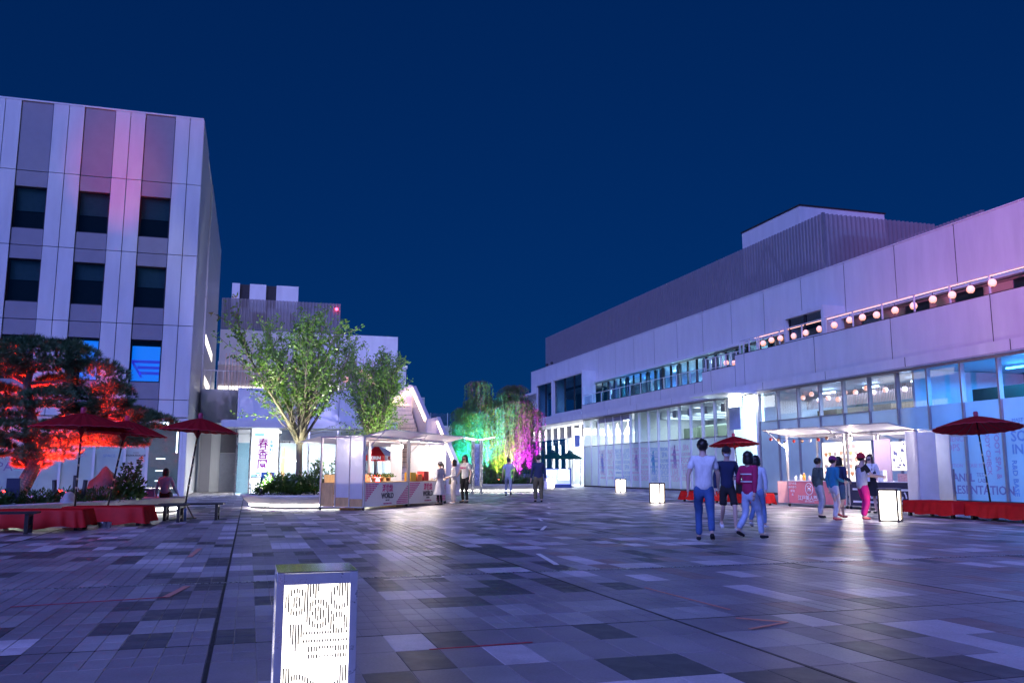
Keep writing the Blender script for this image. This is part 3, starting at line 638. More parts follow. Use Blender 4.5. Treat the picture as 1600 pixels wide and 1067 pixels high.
# ---------------- ground floor shopfront
near_m = [25.75 + 1.8 * k for k in range(-9, 10)]
far_m = [45.3, 46.8, 48.3] + [48.3 + 1.545 * k for k in range(1, 14)] 
def bay(a, b_, frost_top, transom=True):
    p = MB(); p.box(XG + .03, XG + .045, a + .05, b_ - .05, frost_top + .03, 5.5); p.build('shop_pane', M_glass, RT)
    p = MB(); p.box(XG + .03, XG + .045, a + .05, b_ - .05, .12, frost_top + .02); p.build('frosted_pane', M_frost, RT)
    if transom: rt('transom', M_alum, XG, XG + .08, a + .05, b_ - .05, frost_top - .0, frost_top + .05)
for y in near_m: rt('mullion', M_alum, XG - .06, XG + .14, y - .045, y + .045, .0, 5.58)
for a, b_ in zip(near_m[:-1], near_m[1:]): bay(a, b_, 3.92, a > 31.5)
for y in far_m: rt('mullion', M_white2, XG - .06, XG + .14, y - .04, y + .04, .0, 5.58)
for a, b_ in zip(far_m[:-1], far_m[1:]): bay(a, b_, 3.3)
rt('shop_plinth', M_darkmetal, XG - .07, XG + .15, 9.5, 68.5, .0, .11); rt('shop_head', M_alum, XG - .08, XG + .16, 9.5, 68.5, 5.5, 5.6)
rt('louver_band', mat('louver_grey', (.26, .25, .29), .5), XG - .02, XG + .03, 59.2, 65.2, 5.1, 5.49)
# entrance vestibule with canopy
rt('entrance_wall', M_white2, XG + .02, XG + .15, 42.0, 42.35, 0, 5.5); rt('entrance_wall', M_white2, XG + .02, XG + .15, 44.7, 45.26, 0, 5.5)
rt('entrance_glass', M_glass, XG + .05, XG + .06, 42.4, 44.65, .1, 5.4)
rt('entrance_canopy', M_white2, 24.6, XP - .285, 41.6, 45.4, 5.50, 5.62)
# rooms behind the glass
rt('shop_floor', mat('shop_floor_grey', (.3, .3, .32), .5), XG + .2, 35, 9.5, 70, -.012, .004)
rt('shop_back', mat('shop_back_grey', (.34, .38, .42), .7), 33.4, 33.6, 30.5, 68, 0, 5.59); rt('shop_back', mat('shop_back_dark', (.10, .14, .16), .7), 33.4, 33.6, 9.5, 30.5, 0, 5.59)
for y in (30.5, 41.9, 45.2, 58.9): rt('shop_partition', M_int, XG + .3, 33.4, y - .06, y + .06, 0, 5.59)
for k in range(6): rt('ceiling_beam', mat('beam_grey', (.3, .33, .36), .6), 28.6, 33.3, 46 + k * 2.2, 46.5 + k * 2.2, 5.0, 5.5)
for k in range(5): rt('shelf_wall', mat('olive_shelf', (.16, .20, .14), .7), 31, 31.4, 46.2 + k * 2.5, 48.2 + k * 2.5, 0, 4.4)
rt('pale_wall', mat('pale_green_wall', (.42, .5, .42), .7), 32, 32.1, 46, 58, 3.2, 4.6)
for k in range(5): rt('shelf_wall', mat('brown_shelf', (.16, .11, .07), .7), 30.5, 30.9, 31.4 + k * 2.1, 33.1 + k * 2.1, 0, 4.6)
rt('exhibit_panel', mat('dark_green_wall', (.02, .05, .03), .7), 30, 30.1, 20, 30, 4.0, 4.75)
def shop_light(y0, y1, z, c, e, x0=29, x1=32.5):
    nn = max(1, int((y1 - y0) / 4))
    for k in range(nn): lamp('added_ceiling_fill', 'POINT', (x0 + .6, y0 + (k + .5) * (y1 - y0) / nn, 4.1), e * .16 / nn, c, RT, size=.25)  # added fill points that brighten the ceiling, without any fixture
    lamp('shop_lamp', 'AREA', ((x0 + x1) / 2, (y0 + y1) / 2, z), e, c, RT, ((x0 + x1) / 2, (y0 + y1) / 2, 0), x1 - x0, sy=y1 - y0)
    for k in range(max(2, int((y1 - y0) / 3))):
        y = y0 + (k + .5) * (y1 - y0) / max(2, int((y1 - y0) / 3)); rt('ceiling_light', glow('tube_%.2f_%.2f' % (c[0], c[1]), c, 6), 29.6, 29.75, y - .5, y + .5, 5.38, 5.45)
shop_light(12, 29, 5.2, (.05, .34, 1), 1300); shop_light(31, 41, 5.2, (.50, .66, 1), 380); shop_light(42.2, 45, 5.2, (.7, .9, 1), 300)
shop_light(46, 58, 5.2, (.82, .93, 1), 430); shop_light(59.5, 67.5, 5.2, (.90, .96, 1), 300)
rt('pendant_box', M_coolpanel, 29.6, 30.5, 24.0, 24.9, 4.2, 4.6); rt('pendant_rod', M_darkmetal, 30.0, 30.04, 24.4, 24.44, 4.6, 5.5)
for y in (60.5, 62.5, 64.5, 66.5):
    b = MB(); b.lathe([(.03, 5.2), (.05, 4.9), (.35, 4.3), (.34, 4.28)], 14, (28.4, y, -.1)); b.build('pendant_shade', glow('warm_pendant', (1, .86, .7), 3.5), RT)
# far lobby: bright recessed shopfront
rt('lobby_back', M_int, 32, 32.2, 68.6, 86, 0, 5.58); rt('lobby_floor', mat('lobby_floor_grey', (.5, .5, .52), .4), 27.3, 32, 68.6, 86, .0, .006); rt('lobby_side', M_white2, XG, 32, 68.5, 68.6, .02, 5.58)
for k in range(9):
    y = 69.4 + k * 1.9; rt('lobby_mullion', M_steel, 28.5, 28.6, y - .05, y + .05, 0, 4.2); rt('lobby_pane', glass('lobby_glass', (.9, .94, .96), .02, .02, 1.12), 28.54, 28.55, y + .06, y + 1.84, .05, 4.15)
    rt('lobby_column_light', glow('lobby_tube', (1, .97, .92), 1.8), 30.2, 30.32, y + .5, y + .64, .4, 3.9)
    rt('gallery_panel', mat('gallery_panel', (.6, .58, .55), .5), 28.2, 28.3, y - .9, y + .9, 4.3, 5.4)
    rt('gallery_light', glow('lobby_tube', 0, 0), 28.12, 28.19, y + .7, y + .95, 4.35, 5.35)
shop_light(69, 85, 5.2, (.9, .96, 1), 700, 28.8, 31.5)
b = MB(); b.lathe([(.02, -.45), (.16, -.3), (.2, 0), (.14, .3), (.02, .42)], 12, (27.9, 71.5, 3.6)); b.build('oval_pendant', M_coolpanel, RT)
rt('lobby_poster', mat('red_poster', (.55, .08, .08), .6), 30.9, 31, 70.4, 71.2, .6, 1.9); rt('lobby_poster', mat('pink_poster', (.6, .35, .35), .6), 30.9, 31, 71.8, 73.4, .4, 2.8)
# modelled lanterns standing in for reflections in the clear upper panes
li = None; lrng = random.Random(5)
for i in range(15):
    lab = f'{ORD[i]} small pinkish lantern standing in for a reflection in the high panes'
    y = 41.5 - i * .72; loc = (28.6 + .5 * (i % 3), y, 4.85 + .28 * lrng.random() + .2 * (i % 2))
    if li is None: li = paper_lantern(lab, 'lantern reflections built behind the shop glass', loc, .13)
    else: dup(li, loc, 0, lab)
b = MB()
for k in range(90): b.box(29.9, 29.92, 31.3 + k * .115, 31.34 + k * .115, 4.65, 5.45)
b.build('slatted_valance', mat('copper_slats', 0), RT, kind='stuff')
# film lettering on the near panes (facing the plaza)
def gtext(s, size, m, y, z, vert=0, bold=0, align='CENTER'):
    x_, y_ = ((0, -1, 0), (0, 0, 1)) if not vert else ((0, 0, -1), (0, -1, 0))
    text('window_lettering', s, size, m, RT, basis((XG + .02, y, z), x_, y_), ext=.003, bold=bold, align=align)
for y in (28.4,): gtext('EXPERIENCE', .30, M_pink, y, 2.5); gtext('SHOPS', .40, M_pink, y + .1, 2.16); gtext('EXPEDITION', .2, M_pink, y, 1.45); gtext('PANEL', .44, M_violet, 27.95, .98, bold=.008); 
gtext('PRESENTATION', .46, M_violet, 27.1, .50, bold=.008); gtext('CASE STUDY', .2, M_pink, 27.0, 1.45); gtext('FOOT SPA &', .33, M_pink, 26.12, 1.85, 1, .006); gtext('BODY CHECK', .29, M_pink, 26.55, 2.0, 1, .006); gtext('TEST\nLAB', .22, M_violet, 26.95, .98)
gtext('SO', .55, M_blue, 25.1, 2.5, bold=.01); gtext('IN', .50, M_blue, 25.2, 2.02, bold=.01); gtext('R&D BASE', .30, M_blue, 25.4, .98, 1, .006); gtext('MAST', .2, M_blue, 25.1, 3.1)
for k in range(14):
    a = far_m[2 + k] if 2 + k < len(far_m) - 1 else None
    if a is None: break
    yc = a + .77; m_ = (M_blue, M_pink, M_pink, M_blue)[k % 4]
    words = ['EXPERIENCE', 'SHOP', 'SOCIAL', 'INNOVATION', 'TEST', 'SPA', 'R&D', 'STUDIO', 'CULTURE', 'LIVE', 'HALL', 'FOOD', 'TECH']
    if k in (0, 11, 12, 13): continue
    zz = 2.75
    for r_ in range(6):
        wd = words[(k * 5 + r_ * 3) % len(words)]; gtext(wd, min(.5, 1.25 / (.62 * len(wd))), m_, yc, zz, bold=.004); zz -= .40
for y, z, m_ in ((64.6, 2.3, M_blue), (58.2, 2.4, M_violet), (55.4, 2.3, mat('cyan_figure', (.08, .36, .50), .6)), (52.2, 2.6, M_violet)):
    b = MB(); b.prism([(XG+.018, y-.12, z+.1), (XG+.018, y+.12, z+.1), (XG+.018, y+.38, z-.35), (XG+.018, y+.2, z-.3), (XG+.018, y+.16, z-1.1), (XG+.018, y+.02, z-1.1), (XG+.018, y-.02, z-.5), (XG+.018, y-.12, z-1.15), (XG+.018, y-.25, z-1.1), (XG+.018, y-.2, z-.3)], (.004, 0, 0))
    b.add([(XG+.017, y + .11*math.cos(t), z+.27 + .13*math.sin(t)) for t in [i*math.pi/5 for i in range(10)]], [tuple(range(10))])
    b.build('printed_figure', m_, RT)
# square light boxes hung under the canopies
def sign_lamp(label, x, y0, y1, z0, z1, drop):
    t = thing('sign_lamp', label, 'lamp', (x, (y0 + y1) / 2, z0), 0, 'square sign lamps')
    b = MB(); b.box(x, x + .12, y0, y1, z0, z1); b.build('light_panel', glow('white_sign_light', (.92, .97, 1), 2.5), t)
    b = MB(); b.box(x - .02, x + .14, y0 - .03, y1 + .03, z1 + .002, z1 + .05); b.build('top_frame', M_darkmetal, t)
    b = MB(); b.box(x + .02, x + .06, y0 + .02, y1 - .02, z0 - drop, z0 - .02); b.build('hanging_sheet', mat('pale_blue_banner', (.36, .46, .72), .6), t)
sign_lamp('left one of the two white square lamps by the shop entrance', 26.3, 42.75, 43.9, 4.88, 5.5, 1.3)
sign_lamp('right one of the two white square lamps by the shop entrance', 26.42, 41.45, 42.45, 4.80, 5.42, .02)
sign_lamp('left one of the two white square lamps by the far lobby', 26.3, 67.6, 68.75, 4.3, 4.85, 1.0)
sign_lamp('right one of the two white square lamps by the far lobby', 26.4, 65.7, 66.85, 4.2, 4.75, .02)
# balcony lanterns
BL = [(24.64,8.41),(25.93,8.46),(27.0,8.42),(27.96,8.38),(29.01,8.40),(30.13,8.33),(31.26,8.34),(32.46,8.34),(33.42,8.39),(34.33,8.42),(35.48,8.36),(36.64,8.35),(37.76,8.33),(38.81,8.32),(40.03,8.38),(40.87,8.40),(41.69,8.34)]
bl0 = None
for i, (y, z) in enumerate(BL):
    lab = f'{ORD[i]} round glowing lantern on the balcony rail counting from the right edge'
    if bl0 is None: bl0 = paper_lantern(lab, 'lanterns along the balcony rail', (XP + .32, y, z), .155)
    else: dup(bl0, (XP + .32, y, z), 0, lab)
for i, (y, z) in enumerate([(45.9, 7.75), (45.5, 7.7)]): dup(bl0, (XP + .45 + .3 * i, y, z), 0, f'{("left", "right")[i]} glowing lantern of the pair behind the short balcony rail')
b = MB(); b.tube([(XP + .32, 9.5, 8.70)] + [(XP + .32, y, z + .31) for y, z in BL] + [(XP + .32, 43.8, 8.7)], .012, 4); b.build('lantern_cable', M_black, None, 'thin cable carrying the lanterns along the balcony rail', 'cable')

# ================================================================== PLANTERS AND PLANTS
M_soil = mat('dark_soil', (.03, .024, .02), .9, bump=.4)
M_bark = mat('grey_bark', (.13, .115, .085), .8, var=.25, scale=14, bump=.5, stretch=(1, 1, .3))
M_pbark = mat('pine_bark', (.30, .24, .20), .8, var=.3, scale=10, bump=.6)
M_leaf = thin('green_leaf', (.11, .23, .04), .42, .04, .4, .35, 2.5, tcol=(.20, .38, .05))
M_shrub = thin('shrub_leaf', (.035, .085, .018), .3, .05, .4, .35, 4, tcol=(.07, .16, .02))
M_needle = thin('pine_needle', (.12, .23, .12), .06, .03, .5, .3, 3)
M_willow = thin('willow_leaf', (.085, .15, .045), .42, .03, .5, .25, 1.2, tcol=(.16, .26, .06))
def planter(name, label, cx, cy, rx, ry, h=.45, led=True, rim=.42, outline=None):
    t = thing(name, label, 'planter', (cx, cy, 0)); n = 64
    if outline:
        m = len(outline); P_ = [Vector((*p, 0)) for p in outline]; base = []
        for k in range(n):
            u = k * m / n; i = int(u); f = u - i; a, b, c, d = (P_[(i + j) % m] for j in (-1, 0, 1, 2))
            base.append(.5 * ((2*b) + (c - a)*f + (2*a - 5*b + 4*c - d)*f*f + (3*b - a - 3*c + d)*f**3))
    else: base = [Vector((cx + rx*math.cos(2*math.pi*k/n), cy + ry*math.sin(2*math.pi*k/n), 0)) for k in range(n)]
    nrm = [Vector(((base[(k+1) % n] - base[k-1]).y, -(base[(k+1) % n] - base[k-1]).x, 0)).normalized() for k in range(n)]
    def ring(s, z, o=0): return [tuple(base[k] + nrm[k]*o + Vector((0, 0, z))) for k in range(n)]
    b = MB(); rings = [ring(1, .16, -.26), ring(1, .30, -.10), ring(1, h - .04), ring(1, h), ring(1, h, -.02), ring(1, h + .002, -rim), ring(1, h - .12, -rim - .01)]
    vs = [v for r in rings for v in r]; fs = []
    for i in range(len(rings) - 1):
        for k in range(n): k2 = (k+1) % n; fs.append((i*n+k, i*n+k2, (i+1)*n+k2, (i+1)*n+k))
    b.add(vs, fs, 0, True); b.build('bench_rim', M_concrete, t)
    b = MB(); b.add(ring(1, h - .08, -rim), [tuple(range(n))]); b.build('soil', M_soil, t)
    b = MB(); r0 = ring(1, .0, -.34); r1 = ring(1, .16, -.34); b.add(r0 + r1, [(k, (k+1) % n, n + (k+1) % n, n + k) for k in range(n)]); b.build('foot', M_darkmetal, t)
    if led:
        b = MB(); r0 = ring(1, .158, -.335); r1 = ring(1, .158, -.30); r2 = ring(1, .09, -.30)
        b.add(r0 + r1 + r2, [(k, (k+1) % n, n + (k+1) % n, n + k) for k in range(n)] + [(n+k, n+(k+1) % n, 2*n+(k+1) % n, 2*n+k) for k in range(n)]); b.build('light_strip', M_led, t)
    return t
planter('pine_planter', 'low white curved planter bench with light below holding the pine garden', -7, 27, 6.0, 3.9, outline=[(-1.75, 28.4), (-2.3, 29.4), (-4.2, 31.0), (-7.5, 32), (-12, 31.5), (-14, 27), (-12, 23), (-8, 21.6), (-5.6, 22.0), (-4.4, 23.6), (-3.3, 25.6), (-2.3, 27.2)])
planter('tree_planter', 'round white planter with bright light below holding the shrub ring and tree', 2.1, 31.3, 2.35, 2.2)
planter('willow_planter', 'round white planter with bright light below holding the willow', 14.5, 51.6, 3.0, 2.7, .5)
planter('slim_tree_planter', 'white planter hidden behind the left stall holding the slimmer tree', 5.4, 38.4, 1.6, 1.5)

def leaf(b, p, d, L, w, rng, mi=0):
    d = d.normalized(); s = d.cross(Vector((rng.uniform(-1, 1), rng.uniform(-1, 1), rng.uniform(-1, 1))))
    if s.length < 1e-4: return
    s = s.normalized() * w / 2; m = p + d * L * .5
    b.add([p, m + s, p + d * L, m - s], [(0, 1, 2, 3)], mi)
def rv(rng, s=1): return Vector((rng.uniform(-s, s), rng.uniform(-s, s), rng.uniform(-s, s)))
def bend(p, d, L, n, rng, wob, up):
    pts = [p.copy()]; d = d.normalized()
    for i in range(n):
        d = (d + rv(rng, wob) + Vector((0, 0, up))).normalized(); p = p + d * (L / n); pts.append(p.copy())
    return pts
def vase_tree(name, label, loc, fork, H, spread, nstem, seed, leafn=1.0, r0=.12, lmin=.3):
    rng = random.Random(seed); t = thing(name, label, 'tree', loc); base = Vector(loc)
    tr = MB(); lf = MB()
    top = base + Vector((0, 0, fork))
    tr.tube([base + Vector((0, 0, .2)), base + Vector((.03, 0, fork * .5)), top, top + Vector((0, 0, .2))], [r0 * 1.25, r0, r0 * .95, r0 * .7], 9)
    for s in range(nstem):
        az = 2 * math.pi * (s + rng.uniform(-.3, .3)) / nstem; tilt = rng.uniform(.25, .78) if s % 3 else rng.uniform(.05, .25)
        d = Vector((math.cos(az) * math.sin(tilt), math.sin(az) * math.sin(tilt), math.cos(tilt)))
        L = (H - fork) * rng.uniform(.75, 1.0) / max(.62, math.cos(tilt * .75)); L = min(L, (H - fork) * 1.15)
        pts = bend(top - Vector((0, 0, rng.uniform(0, .3))), d + Vector((0, 0, .1)), L * spread, 9, rng, .09, .03 if tilt < .6 else .015)
        rs = [r0 * .5 * (1 - .88 * i / 9) + .006 for i in range(10)]; tr.tube(pts, rs, 6)
        for i in range(2, 10):
            for q in range(4):
                f = i / 9; p = pts[i].lerp(pts[max(0, i - 1)], rng.random())
                sd = (pts[i] - pts[i - 1]).normalized(); bd = (sd * .9 + rv(rng, .95) + Vector((0, 0, .25))).normalized()
                bl = L * rng.uniform(.14, .32) * (1.15 - .45 * f); bp = bend(p, bd, bl, 5, rng, .16, .04)
                tr.tube(bp, [.014 * (1 - .7 * k / 5) + .003 for k in range(6)], 4)
                if f < lmin: continue
                for k in range(1, 6):
                    for _ in range(int((2 + 5 * f) * leafn)):
                        lp = bp[k] + rv(rng, .07); leaf(lf, lp, (bp[k] - bp[k - 1]).normalized() * .6 + rv(rng, .8) - Vector((0, 0, .25)), rng.uniform(.08, .19), rng.uniform(.04, .085), rng)
                if rng.random() < .6:
                    tp = bend(bp[3], bd + rv(rng, .8), bl * .6, 4, rng, .2, .0); tr.tube(tp, [.007, .006, .005, .004, .003], 3)
                    for k in range(1, 5):
                        for _ in range(int(4 * leafn)): leaf(lf, tp[k] + rv(rng, .05), rv(rng, 1) - Vector((0, 0, .2)), rng.uniform(.08, .15), rng.uniform(.04, .07), rng)
    tr.build('trunk', M_bark, t); lf.build('crown', M_leaf, t)
    return t
vase_tree('zelkova_tree', 'large vase-shaped green tree uplit in the round planter by the restaurant', (1.65, 31.5, .3), 2.0, 7.1, .88, 13, 1, .95, .11)
vase_tree('zelkova_tree', 'slimmer green tree standing behind the left stall canopy', (5.3, 38.4, .3), 1.9, 7.0, .82, 13, 6, .85, .08, .0)

def shrub(b, c, rx, ry, rz, n, rng, L=.11, w=.05):
    for _ in range(n):
        d = rv(rng).normalized(); 
        if d.z < -.1: d.z = -d.z * .3
        r = rng.uniform(.55, 1.05) * (1 + .18 * math.sin(d.x * 9 + c[0]) * math.cos(d.y * 8))
        p = Vector((c[0] + d.x*rx*r, c[1] + d.y*ry*r, c[2] + d.z*rz*r)); leaf(b, p, d + rv(rng, .7) + Vector((0, 0, .3)), L * rng.uniform(.7, 1.4), w, rng)
srng = random.Random(21)
def shrub_thing(label, c, rx, ry, rz, n, L=.11, w=.05, grp='planter shrubs', sprigs=0):
    t = thing('shrub', label, 'shrub', (c[0], c[1], .35), 0, grp); b = MB(); shrub(b, c, rx, ry, rz, n, srng, L, w); 
    st = MB()
    for _ in range(7): 
        e = Vector((c[0] + srng.uniform(-.5, .5)*rx, c[1] + srng.uniform(-.5, .5)*ry, c[2] + rz*.6)); st.tube([(c[0], c[1], .33), e], [.015, .006], 4)
    for _ in range(sprigs):
        p = Vector((c[0] + srng.uniform(-.8, .8)*rx, c[1] + srng.uniform(-.5, .5)*ry, c[2] + rz * .7)); pts = bend(p, Vector((srng.uniform(-.2, .2), 0, 1)), srng.uniform(.35, .7), 5, srng, .1, .05); st.tube(pts, .008, 4)
        for q in pts[1:]:
            for _ in range(9): leaf(b, q + rv(srng, .03), rv(srng, 1) + Vector((0, 0, .2)), .12, .06, srng)
    st.build('stem', M_bark, t); b.build('foliage', M_shrub, t)
shrub_thing('dark green mounded shrub at the left front of the round planter', (.95, 30.6, .5), .85, .8, .62, 2600)
shrub_thing('bright green shrub right of the trunk in the round planter', (2.2, 30.7, .5), .9, .8, .72, 2800, sprigs=5)
shrub_thing('leafy shrub at the stall end of the round planter', (3.2, 31.0, .5), .8, .8, .62, 2400, sprigs=5)
shrub_thing('low shrub behind the trunk in the round planter', (1.6, 32.3, .5), 1.1, .7, .6, 1800)
shrub_thing('small bright leafy shrub beside the standing stone', (-3.2, 26.3, .5), .42, .4, .62, 700, .16, .08, 'pine garden shrubs', 4)
for i, (x, y) in enumerate([(-3.8, 25.8), (-4.5, 25.0), (-5.2, 24.4), (-6.0, 24.0), (-6.9, 23.8), (-7.9, 23.8)]):
    shrub_thing(f'{ORD[i]} low dark shrub from the stone along the front of the pine garden', (x, y, .42), .62, .5, .36, 900, .10, .04, 'pine garden shrubs')
# stones of the pine garden
def stone(label, c, rx, ry, rz, m, seed, lean=0):
    r = random.Random(seed); b = MB(); b.ball((0, 0, 0), 1, 1, 1, 18, 12); vs = []
    for v in b.v:
        v = Vector(v); k = 1 + .13 * math.sin(3.1*v.x + seed) * math.cos(2.7*v.y + seed) + .07 * math.sin(7*v.z + 5*v.x + seed)
        vs.append((c[0] + v.x*rx*k*(1 - .35*max(0, v.z)) + lean*max(0, v.z), c[1] + v.y*ry*k, c[2] + v.z*rz*k))
    b.v = vs; b.build('garden_stone', m, None, label, 'stone')
M_stone = mat('garden_stone', (.20, .17, .17), .8, var=.3, scale=4, bump=.6)
stone('tall pointed dark standing stone in the pine garden', (-3.9, 26.6, .5), .50, .36, .82, M_stone, 2, .1)
stone('small pale rounded boulder at the front of the pine garden', (-4.35, 24.45, .45), .19, .17, .27, mat('pale_stone', (.38, .36, .36), .8, var=.2, scale=6, bump=.5), 5)
stone('wide low dark stone behind the pine trunk', (-6.7, 25.2, .5), .6, .5, .5, M_stone, 8)

# ---------------- black pine
def pine():
    rng = random.Random(31); t = thing('pine_tree', 'trained black pine lit red from below in the left garden', 'tree', (-6.2, 26.4, .35)); tr = MB(); nd = MB(); PK = .88
    def pk(x, y, z): return (x * PK, y * PK, 1.2 + (z - 1.2) * PK)
    path = [(-6.35, 26.4, .3), (-6.15, 26.4, .42), (-5.84, 26.4, .8), (-5.64, 26.45, 1.3), (-5.58, 26.4, 1.9), (-5.72, 26.4, 2.45), (-5.86, 26.4, 3.0), (-5.95, 26.45, 3.6), (-5.85, 26.4, 4.15)]
    tr.tube(path, [.23, .22, .2, .19, .17, .15, .13, .10, .05], 12)
    pads = [(-5.87,26.40,4.26,1.23,0.92,0.58),(-6.74,26.30,4.01,0.90,0.65,0.50),(-5.00,26.40,4.37,0.71,0.6,0.44),(-4.22,26.40,3.64,0.82,0.7,0.70),(-3.75,26.40,3.25,0.52,0.50,0.46),(-5.24,26.10,3.12,0.80,0.55,0.33),(-6.42,26.30,2.84,0.70,0.52,0.30),
            (-6.21,25.9,2.26,0.80,0.55,0.33),(-5.0,25.9,2.23,0.74,0.52,0.30),(-5.18,25.7,1.68,0.66,0.42,0.28),(-3.87,26.20,2.04,0.86,0.55,0.22),(-3.93,26.50,2.90,0.76,0.55,0.22),(-2.74,26.40,2.55,0.62,0.45,0.25),(-3.12,26.40,2.74,0.50,0.45,0.21),
            (-4.50,26.60,2.74,0.60,0.50,0.22),(-5.8,26.9,1.45,0.4,0.45,0.26),(-6.5,26.0,1.75,0.44,0.50,0.30),(-3.21,26.30,2.04,0.52,0.45,0.2),(-6.9,26.9,3.3,.7,.5,.3),(-5.3,27.1,3.6,.6,.5,.3),(-7.3,26.2,2.4,.7,.5,.3)]
    P = [Vector(p) for p in path]
    for (x, y, z, rx, ry, rz) in pads:
        c = Vector((x, y, z)); s = min(P[2:], key=lambda p: abs(p.z - (z - .25)) + .1 * (p - c).length); m = s.lerp(c, .5) + Vector((0, 0, .12)) + rv(rng, .1)
        tr.tube([s, s.lerp(m, .5) + rv(rng, .05), m, c - Vector((0, 0, rz * .5))], [.075, .06, .045, .025], 6)
        for q in range(7):
            e = c + Vector((rng.uniform(-.8, .8)*rx, rng.uniform(-.8, .8)*ry, -.1*rz)); tr.tube([m.lerp(c, .5) , e.lerp(c, .4) - Vector((0, 0, rz*.45)), e], [.022, .016, .008], 4)
        n = int(640 * rx * ry + 150)
        for _ in range(n):
            a = rng.uniform(0, 2*math.pi); r = math.sqrt(rng.random()); wob = 1 + .15 * math.sin(a * 5 + x) + .08 * math.sin(a * 11)
            h = math.sqrt(max(0, 1 - r*r)); top = rng.random() < .6
            p = Vector((x + rx*r*wob*math.cos(a), y + ry*r*wob*math.sin(a), z + (rz*h*rng.uniform(.6, 1.05) if top else -rz*.55*h*rng.uniform(.4, 1))))
            ax = Vector((math.cos(a)*r, math.sin(a)*r, .9 if top else .15)).normalized()
            for _k in range(13):
                d = (ax + rv(rng, .85)).normalized(); L = rng.uniform(.11, .2); s_ = d.orthogonal().normalized() * .011
                nd.add([p - s_, p + s_, p + d * L], [(0, 1, 2)])
    tr.build('trunk', M_pbark, t)
    w = MB(); 
    for i in range(26):
        f = i / 26; k = f * 3.2; i0 = int(k); q = P[i0].lerp(P[i0+1], k - i0); q2 = P[i0].lerp(P[i0+1], min(1, k - i0 + .1)); rr = .232 - .016 * k
        w.tube([q, q + (P[i0+1] - P[i0]).normalized() * .055], [rr, rr], 14)
    w.build('straw_wrap', mat('straw_wrapping', (.42, .34, .27), .85, var=.2, scale=30), t)
    nd.build('crown', M_needle, t)
pine()

# ---------------- willow
def willow():
    rng = random.Random(17); cx, cy = 14.5, 51.6; t = thing('willow_tree', 'weeping willow lit green, blue, yellow and magenta in its planter', 'tree', (cx, cy, .4)); tr = MB(); lf = MB()
    tr.tube([(cx-.2,cy,.3),(cx-.15,cy,1.6),(cx-.3,cy,2.8),(cx-.2,cy+.1,3.6)], [.28,.23,.2,.14], 10); tr.tube([(cx+.5,cy+.2,.3),(cx+.6,cy+.2,1.8),(cx+.9,cy+.2,3.2)], [.22,.18,.14], 9)
    heads = [(-1.15,0,6.55,.9),(-.9,.3,5.6,1.1),(-1.95,.2,4.9,.9),(1.25,0,6.35,.9),(.75,-.3,5.9,1.0),(1.9,.2,5.5,1.0),(.1,.1,5.3,1.0),(-.2,-.6,4.9,1.0),(2.3,-.1,4.9,.8),(1.2,-.7,5.3,1.0),(-1.5,-.5,4.6,.9),(-2.3,-.2,4.1,.6)]
    for hx, hy, hz, hr in heads:
        c = Vector((cx + hx, cy + hy, hz)); s = Vector((cx + (-.2 if hx < .3 else .8), cy + .1, 2.9 + .2 * rng.random())); tr.tube([s, s.lerp(c, .5) + Vector((0, 0, .35)), c - Vector((0, 0, .25))], [.12, .07, .03], 6)
        for _ in range(80):
            a = rng.uniform(0, 2*math.pi); r = hr * math.sqrt(rng.random()) * rng.uniform(.7, 1.25); d = Vector((math.cos(a), math.sin(a), 0)); 
            p = c + Vector((0, 0, rng.uniform(-.3, .15))); q = c + d * r * .55 + Vector((0, 0, .15 + .12 * rng.random())); end = max(.65, hz - (rng.uniform(.4, 1.8) if rng.random() < .35 else rng.uniform(1.6, 5.2))); pts = [p, q]
            x = c + d * r; z = q.z - .25; sw = rv(rng, .05)
            while z > end: pts.append(Vector((x.x + sw.x * (hz - z), x.y + sw.y * (hz - z), z))); z -= .42
            if len(pts) < 4: continue
            tr.tube(pts, [.012] + [.006] * (len(pts) - 1), 3)
            for i in range(1, len(pts) - 1):
                for _k in range(9):
                    lp = pts[i].lerp(pts[i+1], rng.random()); leaf(lf, lp, Vector((rng.uniform(-.6, .6), rng.uniform(-.6, .6), -.8)), rng.uniform(.11, .2), rng.uniform(.03, .048), rng)
    tr.build('trunk', M_bark, t); lf.build('crown', M_willow, t)
willow()
wg = thing('shrub', 'low green ground shrubs round the foot of the willow', 'shrub', (14.5, 51, .45), 0, 'willow planter shrubs'); b = MB()
for k in range(18):
    a = 2*math.pi*k/18; shrub(b, (14.5 + 2.1*math.cos(a), 51.6 + 1.85*math.sin(a), .5), .5, .45, .42, 260, srng)
b.build('foliage', M_shrub, wg)

# ---------------- garden spots that light the plants, and added floods that tint the facades
def spot_fixture(label, loc, target, col, energy, spot=55, size=.05, group='garden spotlights'):
    t = thing('garden_spotlight', label, 'spotlight', loc, 0, group); L = Vector(loc); d = (Vector(target) - L).normalized()
    b = MB(); b.tube([L + Vector((0, 0, .16)) - d * .10, L + Vector((0, 0, .16)) + d * .06], [.06, .075], 10); b.build('housing', M_black, t)
    b = MB(); b.bar(L, L + Vector((0, 0, .12)), .03); b.box(L.x - .07, L.x + .07, L.y - .07, L.y + .07, L.z - .01, L.z + .015); b.build('bracket', M_black, t)
    b = MB(); q = L + Vector((0, 0, .16)) + d * .061; b.tube([q, q + d * .004], .062, 10); b.build('lens', mat('lens_%d_%d_%d' % tuple(int(c*99) for c in col), (.5, .5, .5), .2, emit=col, estr=12), t)
    lamp('spot_lamp', 'SPOT', L + Vector((0, 0, .16)) + d * .09, energy, col, t, target, size, spot, .5 if spot > 20 else 1.0)
RED = (1, .012, .006)
